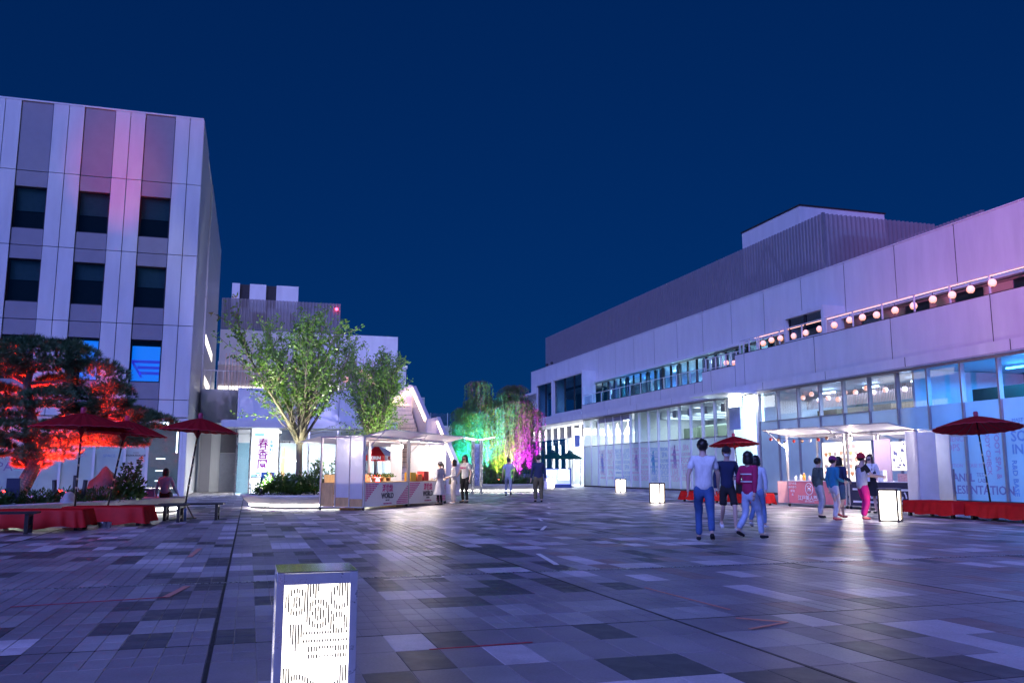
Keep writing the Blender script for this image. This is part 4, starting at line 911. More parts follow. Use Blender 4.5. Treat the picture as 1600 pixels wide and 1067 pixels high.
for i, (loc, tg, e, sp) in enumerate([((-4.6, 25.3, .45), (-4.5, 26.0, 3.6), 4200, 80), ((-6.9, 25.2, .45), (-6.5, 26.1, 3.6), 4600, 80), ((-3.2, 26.9, .45), (-3.2, 26.3, 3.0), 1200, 80), ((-5.2, 27.9, .45), (-5.3, 26.4, 3.8), 5200, 100), ((-4.6, 27.6, .45), (-7.1, 47, 16.6), 5200, 14), ((-6.6, 27.7, .45), (-6.4, 26.4, 4.2), 5200, 100)]):
    spot_fixture(('red spotlight left of the pale boulder aimed up the pine', 'red spotlight at the far left foot of the pine', 'red spotlight beside the small bright shrub', 'red spotlight low behind the pine shrubs', 'red spotlight behind the standing stone throwing red up the white building', 'red spotlight behind the pine trunk')[i], loc, tg, RED, e, sp)
for i, (loc, tg, c, e) in enumerate([((13.0, 49.5, .52), (13.2, 51.3, 4.0), (.02, .55, 1), 6000), ((12.3, 50.0, .52), (12.6, 51.5, 5.5), (.10, 1, .30), 1100), ((14.3, 49.2, .52), (14.2, 51.2, 4.5), (1, .85, .15), 1600), ((15.9, 49.4, .52), (15.9, 51.5, 4.8), (.6, .01, 1), 5000), ((14.9, 49.2, .52), (14.7, 51.4, 3.4), (.4, 1, .12), 800), ((15.0, 52.5, .52), (14.8, 51.6, 6.2), (1, .12, .10), 700)]):
    spot_fixture(('cyan', 'green', 'yellow white', 'magenta', 'lime', 'red')[i] + ' spotlight in the willow planter', loc, tg, c, e, 80)
FM = thing('added_flood_mast', 'added mast with two coloured floodlights, unseen behind the viewpoint, tinting the facades', 'lamp post', (3, -7, 0))  # added light source, out of view, for the wash on the facades
b = MB(); b.tube([(3, -7, 0), (3, -7, 5.0)], [.07, .05], 10); b.build('mast', M_darkmetal, FM); b = MB(); b.box(2.75, 3.25, -7.1, -6.9, 5.0, 5.3); b.build('lamp_head', M_darkmetal, FM)
lamp('added_flood_lamp', 'SPOT', (2.9, -6.8, 5.4), 40000, (.50, .48, 1), FM, (4.5, 80, 13.0), .15, 17, .7)  # added lavender fill for the rear walls left in shadow
lamp('added_flood_lamp', 'SPOT', (3.0, -6.8, 5.15), 15000, (1, .16, .50), FM, (28.4, 22, 10.0), .15, 26, .9)  # added pink wash for the near right facade
spot_fixture('white spotlight in front of the trunk in the round planter', (.4, 29.9, .45), (1.5, 31.4, 5.6), (1, 1, .74), 1250, 85)
spot_fixture('white spotlight right of the trunk in the round planter', (3.4, 29.9, .45), (2.0, 31.4, 5.8), (1, 1, .74), 1000, 85)
spot_fixture('white spotlight at the foot of the slimmer tree', (6.3, 37.3, .45), (5.3, 38.4, 5.4), (1, 1, .74), 1000, 90)
b = MB(); b.box(-5.72, -5.42, 24.2, 24.32, .45, 1.05); b.build('control_cabinet', mat('navy_box', (.03, .04, .09), .5), None, 'small dark navy box standing among the pine garden shrubs', 'box')
for i, x in enumerate((-4.75, -4.3, -4.1)):
    b = MB(); b.tube([(x, 24.9, .4), (x + .04 * (i - 1), 24.9, 1.0 + .12 * (i % 2))], .055, 8); b.build('garden_post', M_blackwood, None, f'{("left", "middle", "right")[i]} dark stump post before the standing stone', 'post')

# ================================================================== FLOOR LANTERNS
def floor_lantern(label, loc, rz, w=.42, h=.78, detailed=False, grp='box lanterns on the paving'):
    t = thing('floor_lantern', label, 'lantern', (0, 0, 0), 0, grp); s = w / 2; f = .045 if not detailed else .034
    M_fr = mat('pale_steel_frame', (.62, .62, .66), .32, .55, var=.06, scale=20) if detailed else mat('bronze_frame', (.10, .07, .05), .45, .5)
    for sx in (-1, 1):
        for sy in (-1, 1): b = MB(); b.box(sx*s, sx*(s - f), sy*s, sy*(s - f), 0, h); b.build('post', M_fr, t, bevel=.002)
    for z0, z1 in ((.012, .05), (h - .052, h - .002)):
        for q in ((-s+f, s-f, -s+.001, -s+f-.004), (-s+f, s-f, s-f+.004, s-.001), (-s+.001, -s+f-.004, -s+f, s-f), (s-f+.004, s-.001, -s+f, s-f)):
            b = MB(); b.box(*q, z0, z1); b.build('rail', M_fr, t)
    b = MB(); b.box(-s, s, -s, s, h, h + .006); b.build('lid', mat('mirror_steel', (.75, .75, .78), .05, 1, var=.02) if detailed else M_alum, t, bevel=.002)
    e = f + .012
    for ax in range(4):
        b = MB(); b.box(-s+f-.003, s-f+.003, -s+e, -s+e+.004, .052, h-.054); o = b.build('light_panel', M_lantern if not detailed else glow('fine_lantern_light', (1, .92, .82), 1.2), t); me = o.data; me.transform(Matrix.Rotation(ax*math.pi/2, 4, 'Z'))
    if detailed:
        # fretwork: upright slots, cut into dashes that draw rings, bands and boxes
        RG = [(.055, .60, .045), (.155, .545, .050), (.155, .545, .018), (.255, .615, .040), (.25, .50, .034), (.055, .60, .014)]
        for ax in range(4):
            b = MB(); n = 24; wid = w - 2*f - .008; x0 = -wid/2; wd = wid / n; cell = .006
            for i in range(n):
                xc = (i + .5) * wd; run = None; zz = .06; col_top = h - .056; x = x0 + xc
                while zz < col_top + 2 * cell:
                    on = False
                    if zz < col_top:
                        for (cx_, cz_, r_) in RG:
                            if abs(math.hypot(xc - cx_, (zz - cz_) * .9) - r_) < .010: on = True
                        if (7 < i < 13 or i > 19) and zz > col_top - .03 - .035 * abs(math.sin(i * 1.3)) : on = True
                        if 1 < i < 7 and .38 + .03 * abs(i - 4) < zz < .50: on = True
                        if i > 6 and (.452 < zz < .466 or .420 < zz < .432): on = True
                        if (8 < i < 13 or i > 18) and (.375 < zz < .40 or .345 < zz < .362): on = True
                        if 12 < i < 19 and (.388 < zz < .397 or .352 < zz < .36): on = True
                        if .225 < zz - .03 * math.sin(xc * 24) < .250: on = True
                        if (i < 3 or i > 20) and .24 < zz < .31: on = True
                        if abs(math.hypot(xc - .15, zz - .06) - .10) < .014 and zz < .19: on = True
                    if on and run is None: run = zz
                    if not on and run is not None:
                        b.box(x - wd*.27, x + wd*.27, -s+.012, -s+.018, run, zz); run = None
                    zz += cell
            o = b.build('fretwork', M_black, t, kind='stuff'); o.data.transform(Matrix.Rotation(ax*math.pi/2, 4, 'Z'))
    t.location = loc; t.rotation_euler = (0, 0, rz)
    return t
floor_lantern('steel box lantern with fretwork panels glowing white in the foreground', (.33, 4.42, 0), R(0), .37, .735, True)
L0 = floor_lantern('glowing box lantern in front of the pink stall queue', (15.1, 17.9, 0), R(38), .47, .80)
dup(L0, (15.3, 31.05, 0), R(38), 'second nearest glowing box lantern near the lettered shop windows', .98)
dup(L0, (21.4, 48.3, 0), R(20), 'third glowing box lantern farther along the lettered shop windows')
dup(L0, (21.4, 61.0, 0), R(20), 'farthest glowing box lantern beside the lobby sign board')

# ================================================================== BENCHES
def cloth_bench(label, loc, rz, L=1.75, D=.85, h=.43, drop=.36, seed=1, grp='benches under red cloth'):
    rng = random.Random(seed); t = thing('cloth_bench', label, 'bench', (0, 0, 0), 0, grp)
    b = MB(); n = 60; per = []
    def edge(u):
        P_ = 2 * (L + D); s_ = u * P_
        if s_ < L: return (-L/2 + s_, -D/2)
        s_ -= L
        if s_ < D: return (L/2, -D/2 + s_)
        s_ -= D
        if s_ < L: return (L/2 - s_, D/2)
        return (-L/2, D/2 - (s_ - L))
    n = 120; top = []; low = []; mid = []
    ph = rng.uniform(0, 6)
    for k in range(n):
        u = k / n; x, y = edge(u); fold = .5 + .5 * math.sin(u * 88 + 3 * math.sin(u * 17 + ph)); nx, ny = x / (L/2), y / (D/2)
        d = drop * (1 + .06 * math.sin(u * 40 + ph) + .06 * math.sin(u * 9 + ph))
        top.append((x, y, h)); mid.append((x + .02*nx, y + .02*ny, h - .05)); low.append((x + nx*(.03 + .085*fold), y + ny*(.03 + .085*fold), h - d))
    vs = top + mid + low; fs = [tuple(range(n))]
    for o in (0, n):
        for k in range(n): k2 = (k+1) % n; fs.append((o+k, o+n+k, o+n+k2, o+k2))
    b.add(vs, fs, 0, False)
    o = b.build('cloth', M_red, t)
    for p in o.data.polygons: p.use_smooth = len(p.vertices) == 4
    for sx in (-1, 1):
        for sy in (-1, 1): q = MB(); q.box(sx*(L/2-.08), sx*(L/2-.16), sy*(D/2-.06), sy*(D/2-.14), 0, h-.05); q.build('leg', M_blackwood, t)
    q = MB(); q.box(-L/2+.02, L/2-.02, -D/2+.02, D/2-.02, h-.05, h-.004); q.build('seat', M_blackwood, t)
    t.location = loc; t.rotation_euler = (0, 0, rz); return t
cloth_bench('red draped bench nearest the left edge behind the black bench', (-4.15, 20.6, 0), R(-6), 1.8, .8, seed=1)
cloth_bench('red draped bench with the silver tin at its corner', (-3.05, 22.0, 0), R(-10), 1.75, .85, seed=2)
cloth_bench('red draped bench right of the glowing lantern by the stall', (18.0, 19.35, 0), R(86), 1.9, .9, drop=.33, seed=3)
cloth_bench('red draped bench under the large red parasol at right', (18.05, 17.2, 0), R(86), 1.9, .9, drop=.33, seed=4)
cloth_bench('red draped bench cut by the right picture edge', (18.1, 15.05, 0), R(86), 1.9, .9, seed=5)
cloth_bench('red draped bench left of the walkers by the shop glass', (17.7, 32.0, 0), R(84), 1.9, .9, seed=6)
cloth_bench('red draped bench between the walkers and the pink stall', (18.1, 28.9, 0), R(84), 1.9, .9, seed=7)
def slat_bench(label, loc, rz, L=1.5, D=.5, h=.42):
    t = thing('slat_bench', label, 'bench', (0, 0, 0), 0, 'black slatted benches')
    for k in range(9): y = -D/2 + k * D/9; b = MB(); b.box(-L/2, L/2, y + .004, y + D/9 - .004, h - .035, h); b.build('slat', M_blackwood, t)
    for sx in (-1, 1):
        x = sx * (L/2 - .16)
        for sy in (-1, 1): b = MB(); b.box(x - .035, x + .035, sy*(D/2 - .02), sy*(D/2 - .09), 0, h - .036); b.build('leg', M_blackwood, t)
        b = MB(); b.box(x - .03, x + .03, -D/2 + .03, D/2 - .03, h - .09, h - .037); b.box(x - .02, x + .02, -D/2 + .09, D/2 - .09, .1, .16); b.build('crosspiece', M_blackwood, t)
    t.location = loc; t.rotation_euler = (0, 0, rz); return t
slat_bench('black slatted bench cut by the left picture edge', (-4.75, 19.5, 0), R(2), 1.5, .55)
slat_bench('black slatted bench between red cloth and parasol foot', (-2.15, 22.9, 0), R(-8), 1.5, .5)
slat_bench('black slatted bench at the foot of the right-hand left-side parasol', (-1.35, 23.7, 0), R(-4), 1.55, .55)
b = MB(); b.lathe([(.14, 0), (.145, .10), (.15, .105), (.15, .125), (.01, .13)], 18, (-2.98, 20.95, 0)); b.build('round_tin', M_steel, None, 'silver round tin on the paving by the red draped bench', 'tin')
b = MB(); b.box(-1.62, -1.46, 23.35, 23.5, 0, .30); b.build('parasol_weight', mat('blue_can', (.06, .16, .45), .4), None, 'small blue weight can at the parasol foot under the bench', 'can')

# ================================================================== RED PARASOLS
def parasol(label, foot, head, rad, tilt_to=None, rise=.34, grp='red paper parasols'):
    t = thing('red_parasol', label, 'parasol', foot, 0, grp); F = Vector(foot); Hd = Vector(head); ax = (Hd - F).normalized()
    n = 48
    tz = (ax + Vector((0, 0, 1.2))).normalized(); x_ = tz.orthogonal().normalized(); y_ = tz.cross(x_)
    b = MB(); vs = [Hd]; rings = 5
    for r in range(1, rings + 1):
        f = r / rings
        for k in range(n):
            a = 2*math.pi*k/n; rr = rad * f * (1 if k % 2 == 0 else .985); z = -rise * (f ** 1.25) - (.0 if k % 2 == 0 else .018 * f)
            vs.append(Hd + x_*rr*math.cos(a) + y_*rr*math.sin(a) + tz*z)
    fs = [(0, 1 + k, 1 + (k+1) % n) for k in range(n)]
    for r in range(rings - 1):
        for k in range(n): k2 = (k+1) % n; a0 = 1 + r*n; fs.append((a0+k, a0+n+k, a0+n+k2, a0+k2))
    b.add(vs, fs); b.build('canopy', M_umb, t)
    e = MB(); o0 = 1 + (rings - 1) * n
    e.tube([vs[o0 + k] for k in range(n)] + [vs[o0]], .010, 4); e.build('hem', mat('red_cord', (.45, .03, .06), .6), t)
    for k in range(0, n, 2):
        a = 2*math.pi*k/n; r = MB(); r.bar(Hd - tz*.05, Hd + x_*rad*.97*math.cos(a) + y_*rad*.97*math.sin(a) - tz*(rise + .012), .010, .010); r.build('rib', M_blackwood, t)
    k_ = MB(); k_.lathe([(.06, -.02), (.065, .08), (.05, .12), (.005, .13)], 12, Hd); k_.build('finial', mat('magenta_cap', (.35, .03, .09), .35), t)
    p = MB(); p.tube([F, F.lerp(Hd - tz*.05, .5), Hd - tz*.04], [.024, .022, .02], 8); po = p.build('pole', M_blackwood, t)
    for f in (.32, .4, .52, .6, .72):
        q = F.lerp(Hd, f); m = MB(); m.tube([q, q + (Hd - F).normalized()*.05], .027, 8); m.build('bamboo_ring', mat('pale_bamboo', (.55, .42, .30), .5), po)
    c = MB(); q = F.lerp(Hd, .82); c.lathe([(.02, -.06), (.06, .02), (.10, .10)], 10, q); c.build('runner', M_umb, t)
    s_ = MB(); s_.bar((F.x-.3, F.y-.3, .012), (F.x+.3, F.y+.3, .012), .05, .02); s_.bar((F.x-.3, F.y+.3, .035), (F.x+.3, F.y-.3, .035), .05, .02); s_.bar((F.x+.28, F.y-.25, .03), F.lerp(Hd, .16), .025, .025); s_.build('stand', M_blackwood, t)
    return t
parasol('red paper parasol nearest the left edge in front of the pine', (-3.78, 22.0, 0), (-3.74, 22.0, 2.56), 1.10)
parasol('red paper parasol between two others before the standing stone', (-3.35, 23.5, 0), (-2.98, 23.5, 2.48), .98)
parasol('red paper parasol over the black benches by the seated woman', (-1.58, 24.0, 0), (-1.28, 24.0, 2.6), .98)
parasol('large red paper parasol over the right-hand draped benches', (18.7, 18.35, 0), (19.0, 18.95, 2.72), 1.12)
parasol('small red paper parasol behind the walkers by the shop glass', (18.5, 30.15, 0), (18.5, 30.6, 2.62), .98)

# ================================================================== STALLS
# local frame of a stall: x along its counter, y into the stall (customers stand at y < 0)
M_stallwhite = mat('white_banner', (.66, .66, .72), .5, var=.03)
M_chk = mat('magenta_check', (.50, .02, .22), .6)
def stall_frame(t, L, D, H, posts, flap_out, flap_up, back=True, name='frame'):
    fr = MB()
    for x in posts:
        for y in (0, D): fr.box(x - .03, x + .03, y - .03, y + .03, .1, H)
    fr.box(-.03, L + .03, -.03, .03, H, H + .05); fr.box(-.03, L + .03, D - .03, D + .03, H, H + .05)
    for x in posts: fr.box(x - .025, x + .025, .03, D - .03, H + .002, H + .045)
    fr.build('frame', M_alum, t)
    segs = list(zip(posts[:-1], posts[1:]))
    for a, b_ in segs:
        if b_ - a < .3: continue
        m = MB(); m.add([(a+.01,-.04,H+.06),(b_-.01,-.04,H+.06),(b_-.01,-flap_out,H+flap_up),(a+.01,-flap_out,H+flap_up)], [(0,1,2,3)]); m.build('awning', M_canvas, t)
        e = MB(); e.bar((a, -flap_out, H+flap_up), (b_, -flap_out, H+flap_up), .03); e.bar((a+.02, -.04, H+.05), (a+.02, -flap_out, H+flap_up-.01), .03); e.bar((b_-.02, -.04, H+.05), (b_-.02, -flap_out, H+flap_up-.01), .03); e.bar((a+.02, 0, H-.45), (a+.02, -flap_out*.8, H+flap_up*.8-.02), .022); e.build('awning_arm', M_alum, t)
        r = MB(); r.add([(a+.01,-.03,H+.055),(b_-.01,-.03,H+.055),(b_-.01,D+.03,H+.055),(a+.01,D+.03,H+.055)], [(0,3,2,1)]); r.build('roof_sheet', M_canvas, t)
        if back:
            m = MB(); m.add([(a+.01,D+.04,H+.06),(b_-.01,D+.04,H+.06),(b_-.01,D+.95,H-.12),(a+.01,D+.95,H-.12)], [(3,2,1,0)]); m.build('awning', M_canvas, t)
    for x in posts[::max(1, len(posts)//3)]:
        for y in (.0, D):
            w = MB(); w.tube([(x - .02, y, .055), (x + .02, y, .055)], .055, 10); w.bar((x, y, .06), (x, y, .12), .03); w.build('caster', M_black, t)
def bulb(t, x, y, z, e):
    b = MB(); b.ball((x, y, z), .06); o = b.build('bulb', M_bulb, t)
    c = MB(); c.tube([(x, y, z + .05), (x, y, z + .14)], .028, 8); c.build('bulb_holder', M_black, t)
    lamp('bulb_lamp', 'POINT', (x, y - .02, z - .1), e, (1, .88, .76), t, size=.07)
# ---- left stall
LS = thing('market_stall', 'long white stall with checked counter banner and wooden end beside the planter', 'stall')
LL, LD, LH = 6.6, 1.55, 2.3
stall_frame(LS, LL, LD, LH, [0, 3.2, 3.3, 6.6], .85, .24)
for a, b_ in ((0, 3.22), (3.26, 6.6)):
    m = MB(); m.box(a + .03, b_ - .02, -.035, -.015, .1, .86); m.build('counter_banner', M_stallwhite, LS)
    m = MB(); m.box(a + .02, b_, -.02, .45, .865, .89); m.build('counter_top', M_wood, LS)
    # checked corner triangles
    c = MB(); k = .062
    for r in range(10):
        for q in range(9):
            if (q + r) % 1 == 0 and q + r < 9: 
                x, z = a + .06 + q * k * 1.6, .83 - r * k; c.box(x, x + k*1.1, -.041, -.0352, z - k*.72, z)
    for r in range(11):
        for q in range(9):
            x, z = b_ - .06 - q * k * 1.6, .13 + r * k
            if q + r < 10: c.box(x - k*1.1, x, -.041, -.0352, z, z + k*.72)
    c.build('checked_pattern', M_chk, LS, kind='stuff')
def stext(t, s, size, m, x, z, bold=0, y=-.042): text('banner_lettering', s, size, m, t, basis((x, y, z), (1, 0, 0), (0, 0, 1)), bold=bold)
M_pinkprint = mat('pink_print', (.55, .06, .25), .6); M_darkprint = mat('charcoal_print', (.06, .06, .09), .6)
for x in (1.6, 4.9): stext(LS, '浮世絵', .26, M_pinkprint, x, .66, .006); stext(LS, 'WORLD', .24, M_darkprint, x, .42, .01); stext(LS, '&', .09, M_darkprint, x, .54); stext(LS, 'ART SHOP', .06, M_darkprint, x, .28); stext(LS, 'TOKYO UKIYOE FESTA', .06, M_pinkprint, x, .17)
def lsbox(name, m, *a, t=None): b = MB(); b.box(*a); return b.build(name, m, t or LS)
# wooden end facing the camera and milky sheets
for a, b_ in ((.02, .48), (.52, 1.02), (1.06, 1.53)): lsbox('end_board', M_wood, -.035, -.012, a, b_, .12, .86)
for a, b_ in ((.03, .47), (.51, .97)): lsbox('end_sheet', M_sheet, -.05, -.04, a, b_, .36 if a < .5 else .40, 2.28)
fr = MB()
for y in (.49, 1.0, 1.54): fr.box(-.06, -.02, y - .018, y + .018, .12, 2.3)
fr.box(-.06, -.02, 0, 1.55, .08, .118); fr.build('end_frame', M_alum, LS)
lsbox('back_sheet', M_sheet, 5.0, 6.0, 1.57, 1.58, .4, 2.25); lsbox('far_end_sheet', M_sheet, 6.63, 6.64, .05, 1.5, .4, 2.25)
for a, b_ in ((.05, 1.6), (1.65, 3.2), (3.35, 4.8)): lsbox('back_board', M_wood, a, b_, 1.45, 1.48, .86, 1.12)
lsbox('back_counter', M_wood, .05, 6.5, 1.05, 1.44, .80, .85)
lsbox('chassis', M_blackwood, .05, 6.5, .1, 1.45, .13, .2); lsbox('timber_block', M_wood, .1, .6, .4, .9, .0, .1); lsbox('timber_block', M_wood, 2.9, 3.5, .3, .9, 0, .1)
bulb(LS, .35, .35, 2.1, 40); bulb(LS, 3.7, .5, 2.12, 85); bulb(LS, 6.2, .5, 2.08, 80)
LSM = frame((3.5, 27.85, 0), R(54.7)); LS.matrix_basis = LSM
def at_ls(x, y, z=0): return LSM @ Vector((x, y, z))
# goods on the left stall
def goods(name, label, cat, m, x, y, z, sx, sy, sz, grp=None, rz=0, par=LSM):
    b = MB(); b.box(-sx/2, sx/2, -sy/2, sy/2, 0, sz); o = b.build(name, m, None, label, cat, grp, bevel=.006); o.matrix_basis = par @ Matrix.Translation((x, y, z)) @ Matrix.Rotation(rz, 4, 'Z'); return o
goods('yellow_carton', 'yellow carton on the left stall counter', 'box', mat('yellow_card', (.75, .48, .02), .5), 3.85, .2, .89, .45, .25, .30)
goods('orange_crate', 'orange lidded crate on the left stall counter', 'crate', mat('orange_card', (.75, .20, .04), .5), 4.4, .22, .89, .55, .3, .24, rz=.1)
goods('red_carton', 'red and white carton on the left stall counter', 'box', mat('red_card', (.6, .03, .03), .5), 4.95, .2, .89, .35, .3, .34, rz=-.1)
goods('white_notice', 'white notice board with red border at the left stall counter end', 'notice', mat('notice_white', (.8, .76, .76), .5), 6.1, .12, .89, .34, .02, .36)
b = MB(); b.lathe([(.10, 0), (.11, .24), (.02, .26)], 12); o = b.build('red_lamp', glow('red_lamp_light', (1, .03, .05), 9), None, 'glowing red lamp on the left stall back counter', 'lamp'); o.matrix_basis = LSM @ Matrix.Translation((3.25, 1.2, .86))
for i, x in enumerate((1.7, 2.3, 2.8)):
    t = thing('potted_herb', f'{ORD[i]} small potted herb from the left inside the left stall', 'plant', at_ls(x, .55, .89), 0, 'herbs on the left stall'); b = MB(); b.lathe([(.06, 0), (.09, .12)], 10, at_ls(x, .55, .89)); b.build('pot', mat('terracotta', (.35, .14, .08), .8), t)
    b = MB(); shrub(b, at_ls(x, .55, 1.03), .2, .2, .13, 120, srng, .07, .035); b.build('foliage', M_shrub, t)
# beer parasol beyond the stall
bp = thing('beer_parasol', 'red and white advertising parasol with KIRIN lettering behind the left stall', 'parasol', (5.05, 36.2, 0)); n = 8; cx_, cy_, zt, zr, rr = 5.05, 36.2, 2.35, 1.86, 1.0
M_bpr = thin('parasol_red', (.6, .01, .02), .35, .03); M_bpw = thin('parasol_white', (.75, .73, .73), .35, .03)
for k in range(n):
    a0, a1 = 2*math.pi*k/n + .2, 2*math.pi*(k+1)/n + .2; b = MB(); p0 = (cx_ + rr*math.cos(a0), cy_ + rr*math.sin(a0), zr); p1 = (cx_ + rr*math.cos(a1), cy_ + rr*math.sin(a1), zr)
    b.add([(cx_, cy_, zt), p0, p1, (p1[0], p1[1], zr - .2), (p0[0], p0[1], zr - .2)], [(0,1,2),(1,4,3,2)]); b.build('canopy_panel', M_bpr if k % 2 else M_bpw, bp)
b = MB(); b.tube([(cx_, cy_, 0), (cx_, cy_, zt)], .025, 8); b.build('pole', M_steel, bp); b = MB(); b.lathe([(.28, 0), (.28, .08), (.05, .1)], 14, (cx_, cy_, 0)); b.build('base', M_black, bp)
am = 2*math.pi*5.5/n + .2; text('parasol_lettering', 'KIRIN', .17, M_stallwhite, bp, basis((cx_ + rr*.935*math.cos(am), cy_ + rr*.935*math.sin(am), zr - .1), (-math.sin(am), math.cos(am), 0), (0, 0, 1)), bold=.01)
am = 2*math.pi*6.5/n + .2; text('parasol_lettering', 'KIRIN', .17, mat('red_print', (.6, .02, .02), .6), bp, basis((cx_ + rr*.935*math.cos(am), cy_ + rr*.935*math.sin(am), zr - .1), (-math.sin(am), math.cos(am), 0), (0, 0, 1)), bold=.01)

# ---- right stall
RS = thing('market_stall', 'white awning stall with pink counter and navy banner before the shop glass', 'stall')
RL, RD, RH = 5.4, 1.5, 2.45
stall_frame(RS, RL, RD, RH, [0, 2.6, 2.75, 5.4], 1.15, .22)
M_pinkc = mat('coral_pink_counter', (.60, .16, .20), .5, var=.05); M_navy = mat('navy_cloth', (.012, .014, .05), .7)
def rsbox(name, m, *a): b = MB(); b.box(*a); return b.build(name, m, RS)
rsbox('counter_front', M_pinkc, .03, 2.58, -.035, -.015, .12, .88); rsbox('counter_top', M_white2, .02, 2.6, -.05, .5, .882, .91); rsbox('counter_top', M_white2, 2.76, 5.4, -.05, .5, .882, .91)
rsbox('wing_panel', mat('pale_pink_panel', (.62, .34, .34), .5), -.035, -.015, -.5, -.01, .12, .88)
rsbox('counter_front', M_navy, 2.78, 5.38, -.035, -.015, .12, .88); rsbox('banner_stripe', M_stallwhite, 2.9, 5.3, -.042, -.036, .62, .68); rsbox('banner_stripe', M_stallwhite, 2.9, 5.3, -.042, -.036, .22, .28)
stext(RS, 'てのぬぐい', .36, M_stallwhite, 4.1, .45, .006); stext(RS, '江戸美人薬局', .18, M_stallwhite, 1.0, .30, .003); stext(RS, 'EDO COSMETIC', .06, M_stallwhite, 1.0, .19)
c = MB(); n = 24; pts = [(1.0 + .17*math.cos(2*math.pi*k/n), -.04, .62 + .2*math.sin(2*math.pi*k/n)) for k in range(n + 1)]; c.tube(pts, .014, 5)
for dx, dz, s_ in ((-.07, .08, .028), (.07, .08, .028), (0, .11, .02)): c.ball((1.0 + dx, -.037, .62 + dz), s_, .006, s_*1.2, 8, 5)
c.tube([(.92, -.038, .54), (.96, -.038, .62), (1.0, -.038, .64), (1.04, -.038, .62), (1.08, -.038, .54)], .022, 5); c.tube([(1.0, -.038, .63), (1.0, -.038, .54)], .014, 5); c.build('round_emblem', M_stallwhite, RS)
for k in range(4): stext(RS, ('江戸の美', '和の香り', '椿油', '紅')[k], .1, M_stallwhite, .22, .8 - k * .13)
rsbox('display_board', glow('lit_display_board', (1, .97, .95), .35), .35, 2.5, 1.38, 1.41, .9, 2.25); rsbox('display_sign', M_pinkc, 1.35, 1.85, 1.365, 1.379, 2.03, 2.16)
stext(RS, '美人画', .09, M_stallwhite, 1.6, 2.095, 0, 1.36)
FACE = [mat('brown_mask', (.28, .12, .07), .6), mat('rose_mask', (.5, .22, .18), .6), mat('grey_mask', (.22, .20, .24), .6), mat('olive_mask', (.25, .24, .12), .6)]
mrng = random.Random(2)
for i in range(9):
    for j in range(4):
        if mrng.random() < .16: continue
        x, z = .5 + i * .23 + mrng.uniform(-.03, .03), 1.85 - j * .23 + mrng.uniform(-.03, .03); b = MB(); b.prism([(x, 1.37, z-.09), (x+.06, 1.37, z-.03), (x+.075, 1.37, z+.05), (x+.03, 1.37, z+.075), (x, 1.37, z+.05), (x-.03, 1.37, z+.075), (x-.075, 1.37, z+.05), (x-.06, 1.37, z-.03)], (0, -.02, 0)); b.build('heart_tag', FACE[(i*3+j*7) % 4], RS)
rsbox('patterned_towel', mat('towel_white', (.7, .7, .74), .7), 3.35, 3.95, 1.36, 1.38, 1.25, 2.2); M_ind = mat('indigo_print', (.02, .03, .16), .7)
for k in range(16): x, z = mrng.uniform(3.42, 3.88), mrng.uniform(1.32, 2.12); b = MB(); b.ball((x, 1.357, z), mrng.uniform(.02, .07), .003, mrng.uniform(.02, .07), 8, 5); b.build('towel_motif', M_ind, RS)
rsbox('back_cloth', mat('plum_cloth', (.16, .12, .26), .7), 2.62, 3.3, 1.39, 1.41, .9, 2.3); rsbox('back_cloth', mat('blue_cloth', (.10, .25, .55), .7), 4.0, 5.35, 1.39, 1.41, .9, 2.3)
# opened milky end doors at the right
rsbox('end_sheet', M_sheet, 5.44, 5.45, -.55, .0, .35, 2.42); rsbox('end_sheet', M_sheet, 5.44, 5.45, .05, 1.45, .35, 2.42); rsbox('front_wing', M_sheet, 5.46, 6.1, -.04, -.03, .12, 2.4)
rsbox('end_board', M_wood, 5.41, 5.435, .03, 1.47, .12, .34)
f = MB()
for y in (.02, .72, 1.48): f.box(5.42, 5.46, y-.02, y+.02, .1, 2.45)
f.build('end_frame', M_alum, RS)
bulb(RS, .15, -.25, 2.15, 70); bulb(RS, 2.67, .25, 2.3, 130); bulb(RS, 5.2, .3, 2.3, 70)
rsbox('chassis', M_black, .05, 5.35, .1, 1.4, .12, .2)
g_ = MB(); gp_ = [(.15 + .32*k, -.9 + .05*k, 2.42 - .10*math.sin(k*math.pi/8)) for k in range(9)]; g_.tube(gp_, .008, 4); g_.build('garland_cord', M_black, RS)
for k, p in enumerate(gp_): b = MB(); b.ball((p[0], p[1], p[2]-.07), .055, .055, .06); b.build('garland_ball', (mat('garland_red', (.6, .03, .02), .5), mat('garland_tan', (.5, .22, .10), .5), M_stallwhite)[k % 3], RS)
RSM = frame((18.55, 27.1, 0), R(-80)); RS.matrix_basis = RSM
bt = random.Random(8)
cols = [('white', (.8, .78, .76)), ('cream', (.7, .62, .5)), ('amber', (.75, .30, .02)), ('pale pink', (.7, .5, .5)), ('clear white', (.75, .78, .8)), ('tan', (.45, .28, .16)), ('ivory', (.8, .75, .65)), ('silver', (.5, .5, .55))]
for i, (nm, c) in enumerate(cols):
    h = .16 + .05 * (i % 3); b = MB(); b.lathe([(.045, 0), (.048, h*.7), (.02, h*.85), (.02, h), (.001, h)], 12); o = b.build('bottle', mat('bottle_' + nm.replace(' ', '_'), c, .3), None, f'{nm} bottle on the pink stall counter', 'bottle', 'bottles on the pink counter'); o.matrix_basis = RSM @ Matrix.Translation((.25 + i * .2, .12 + .05 * (i % 2), .911))
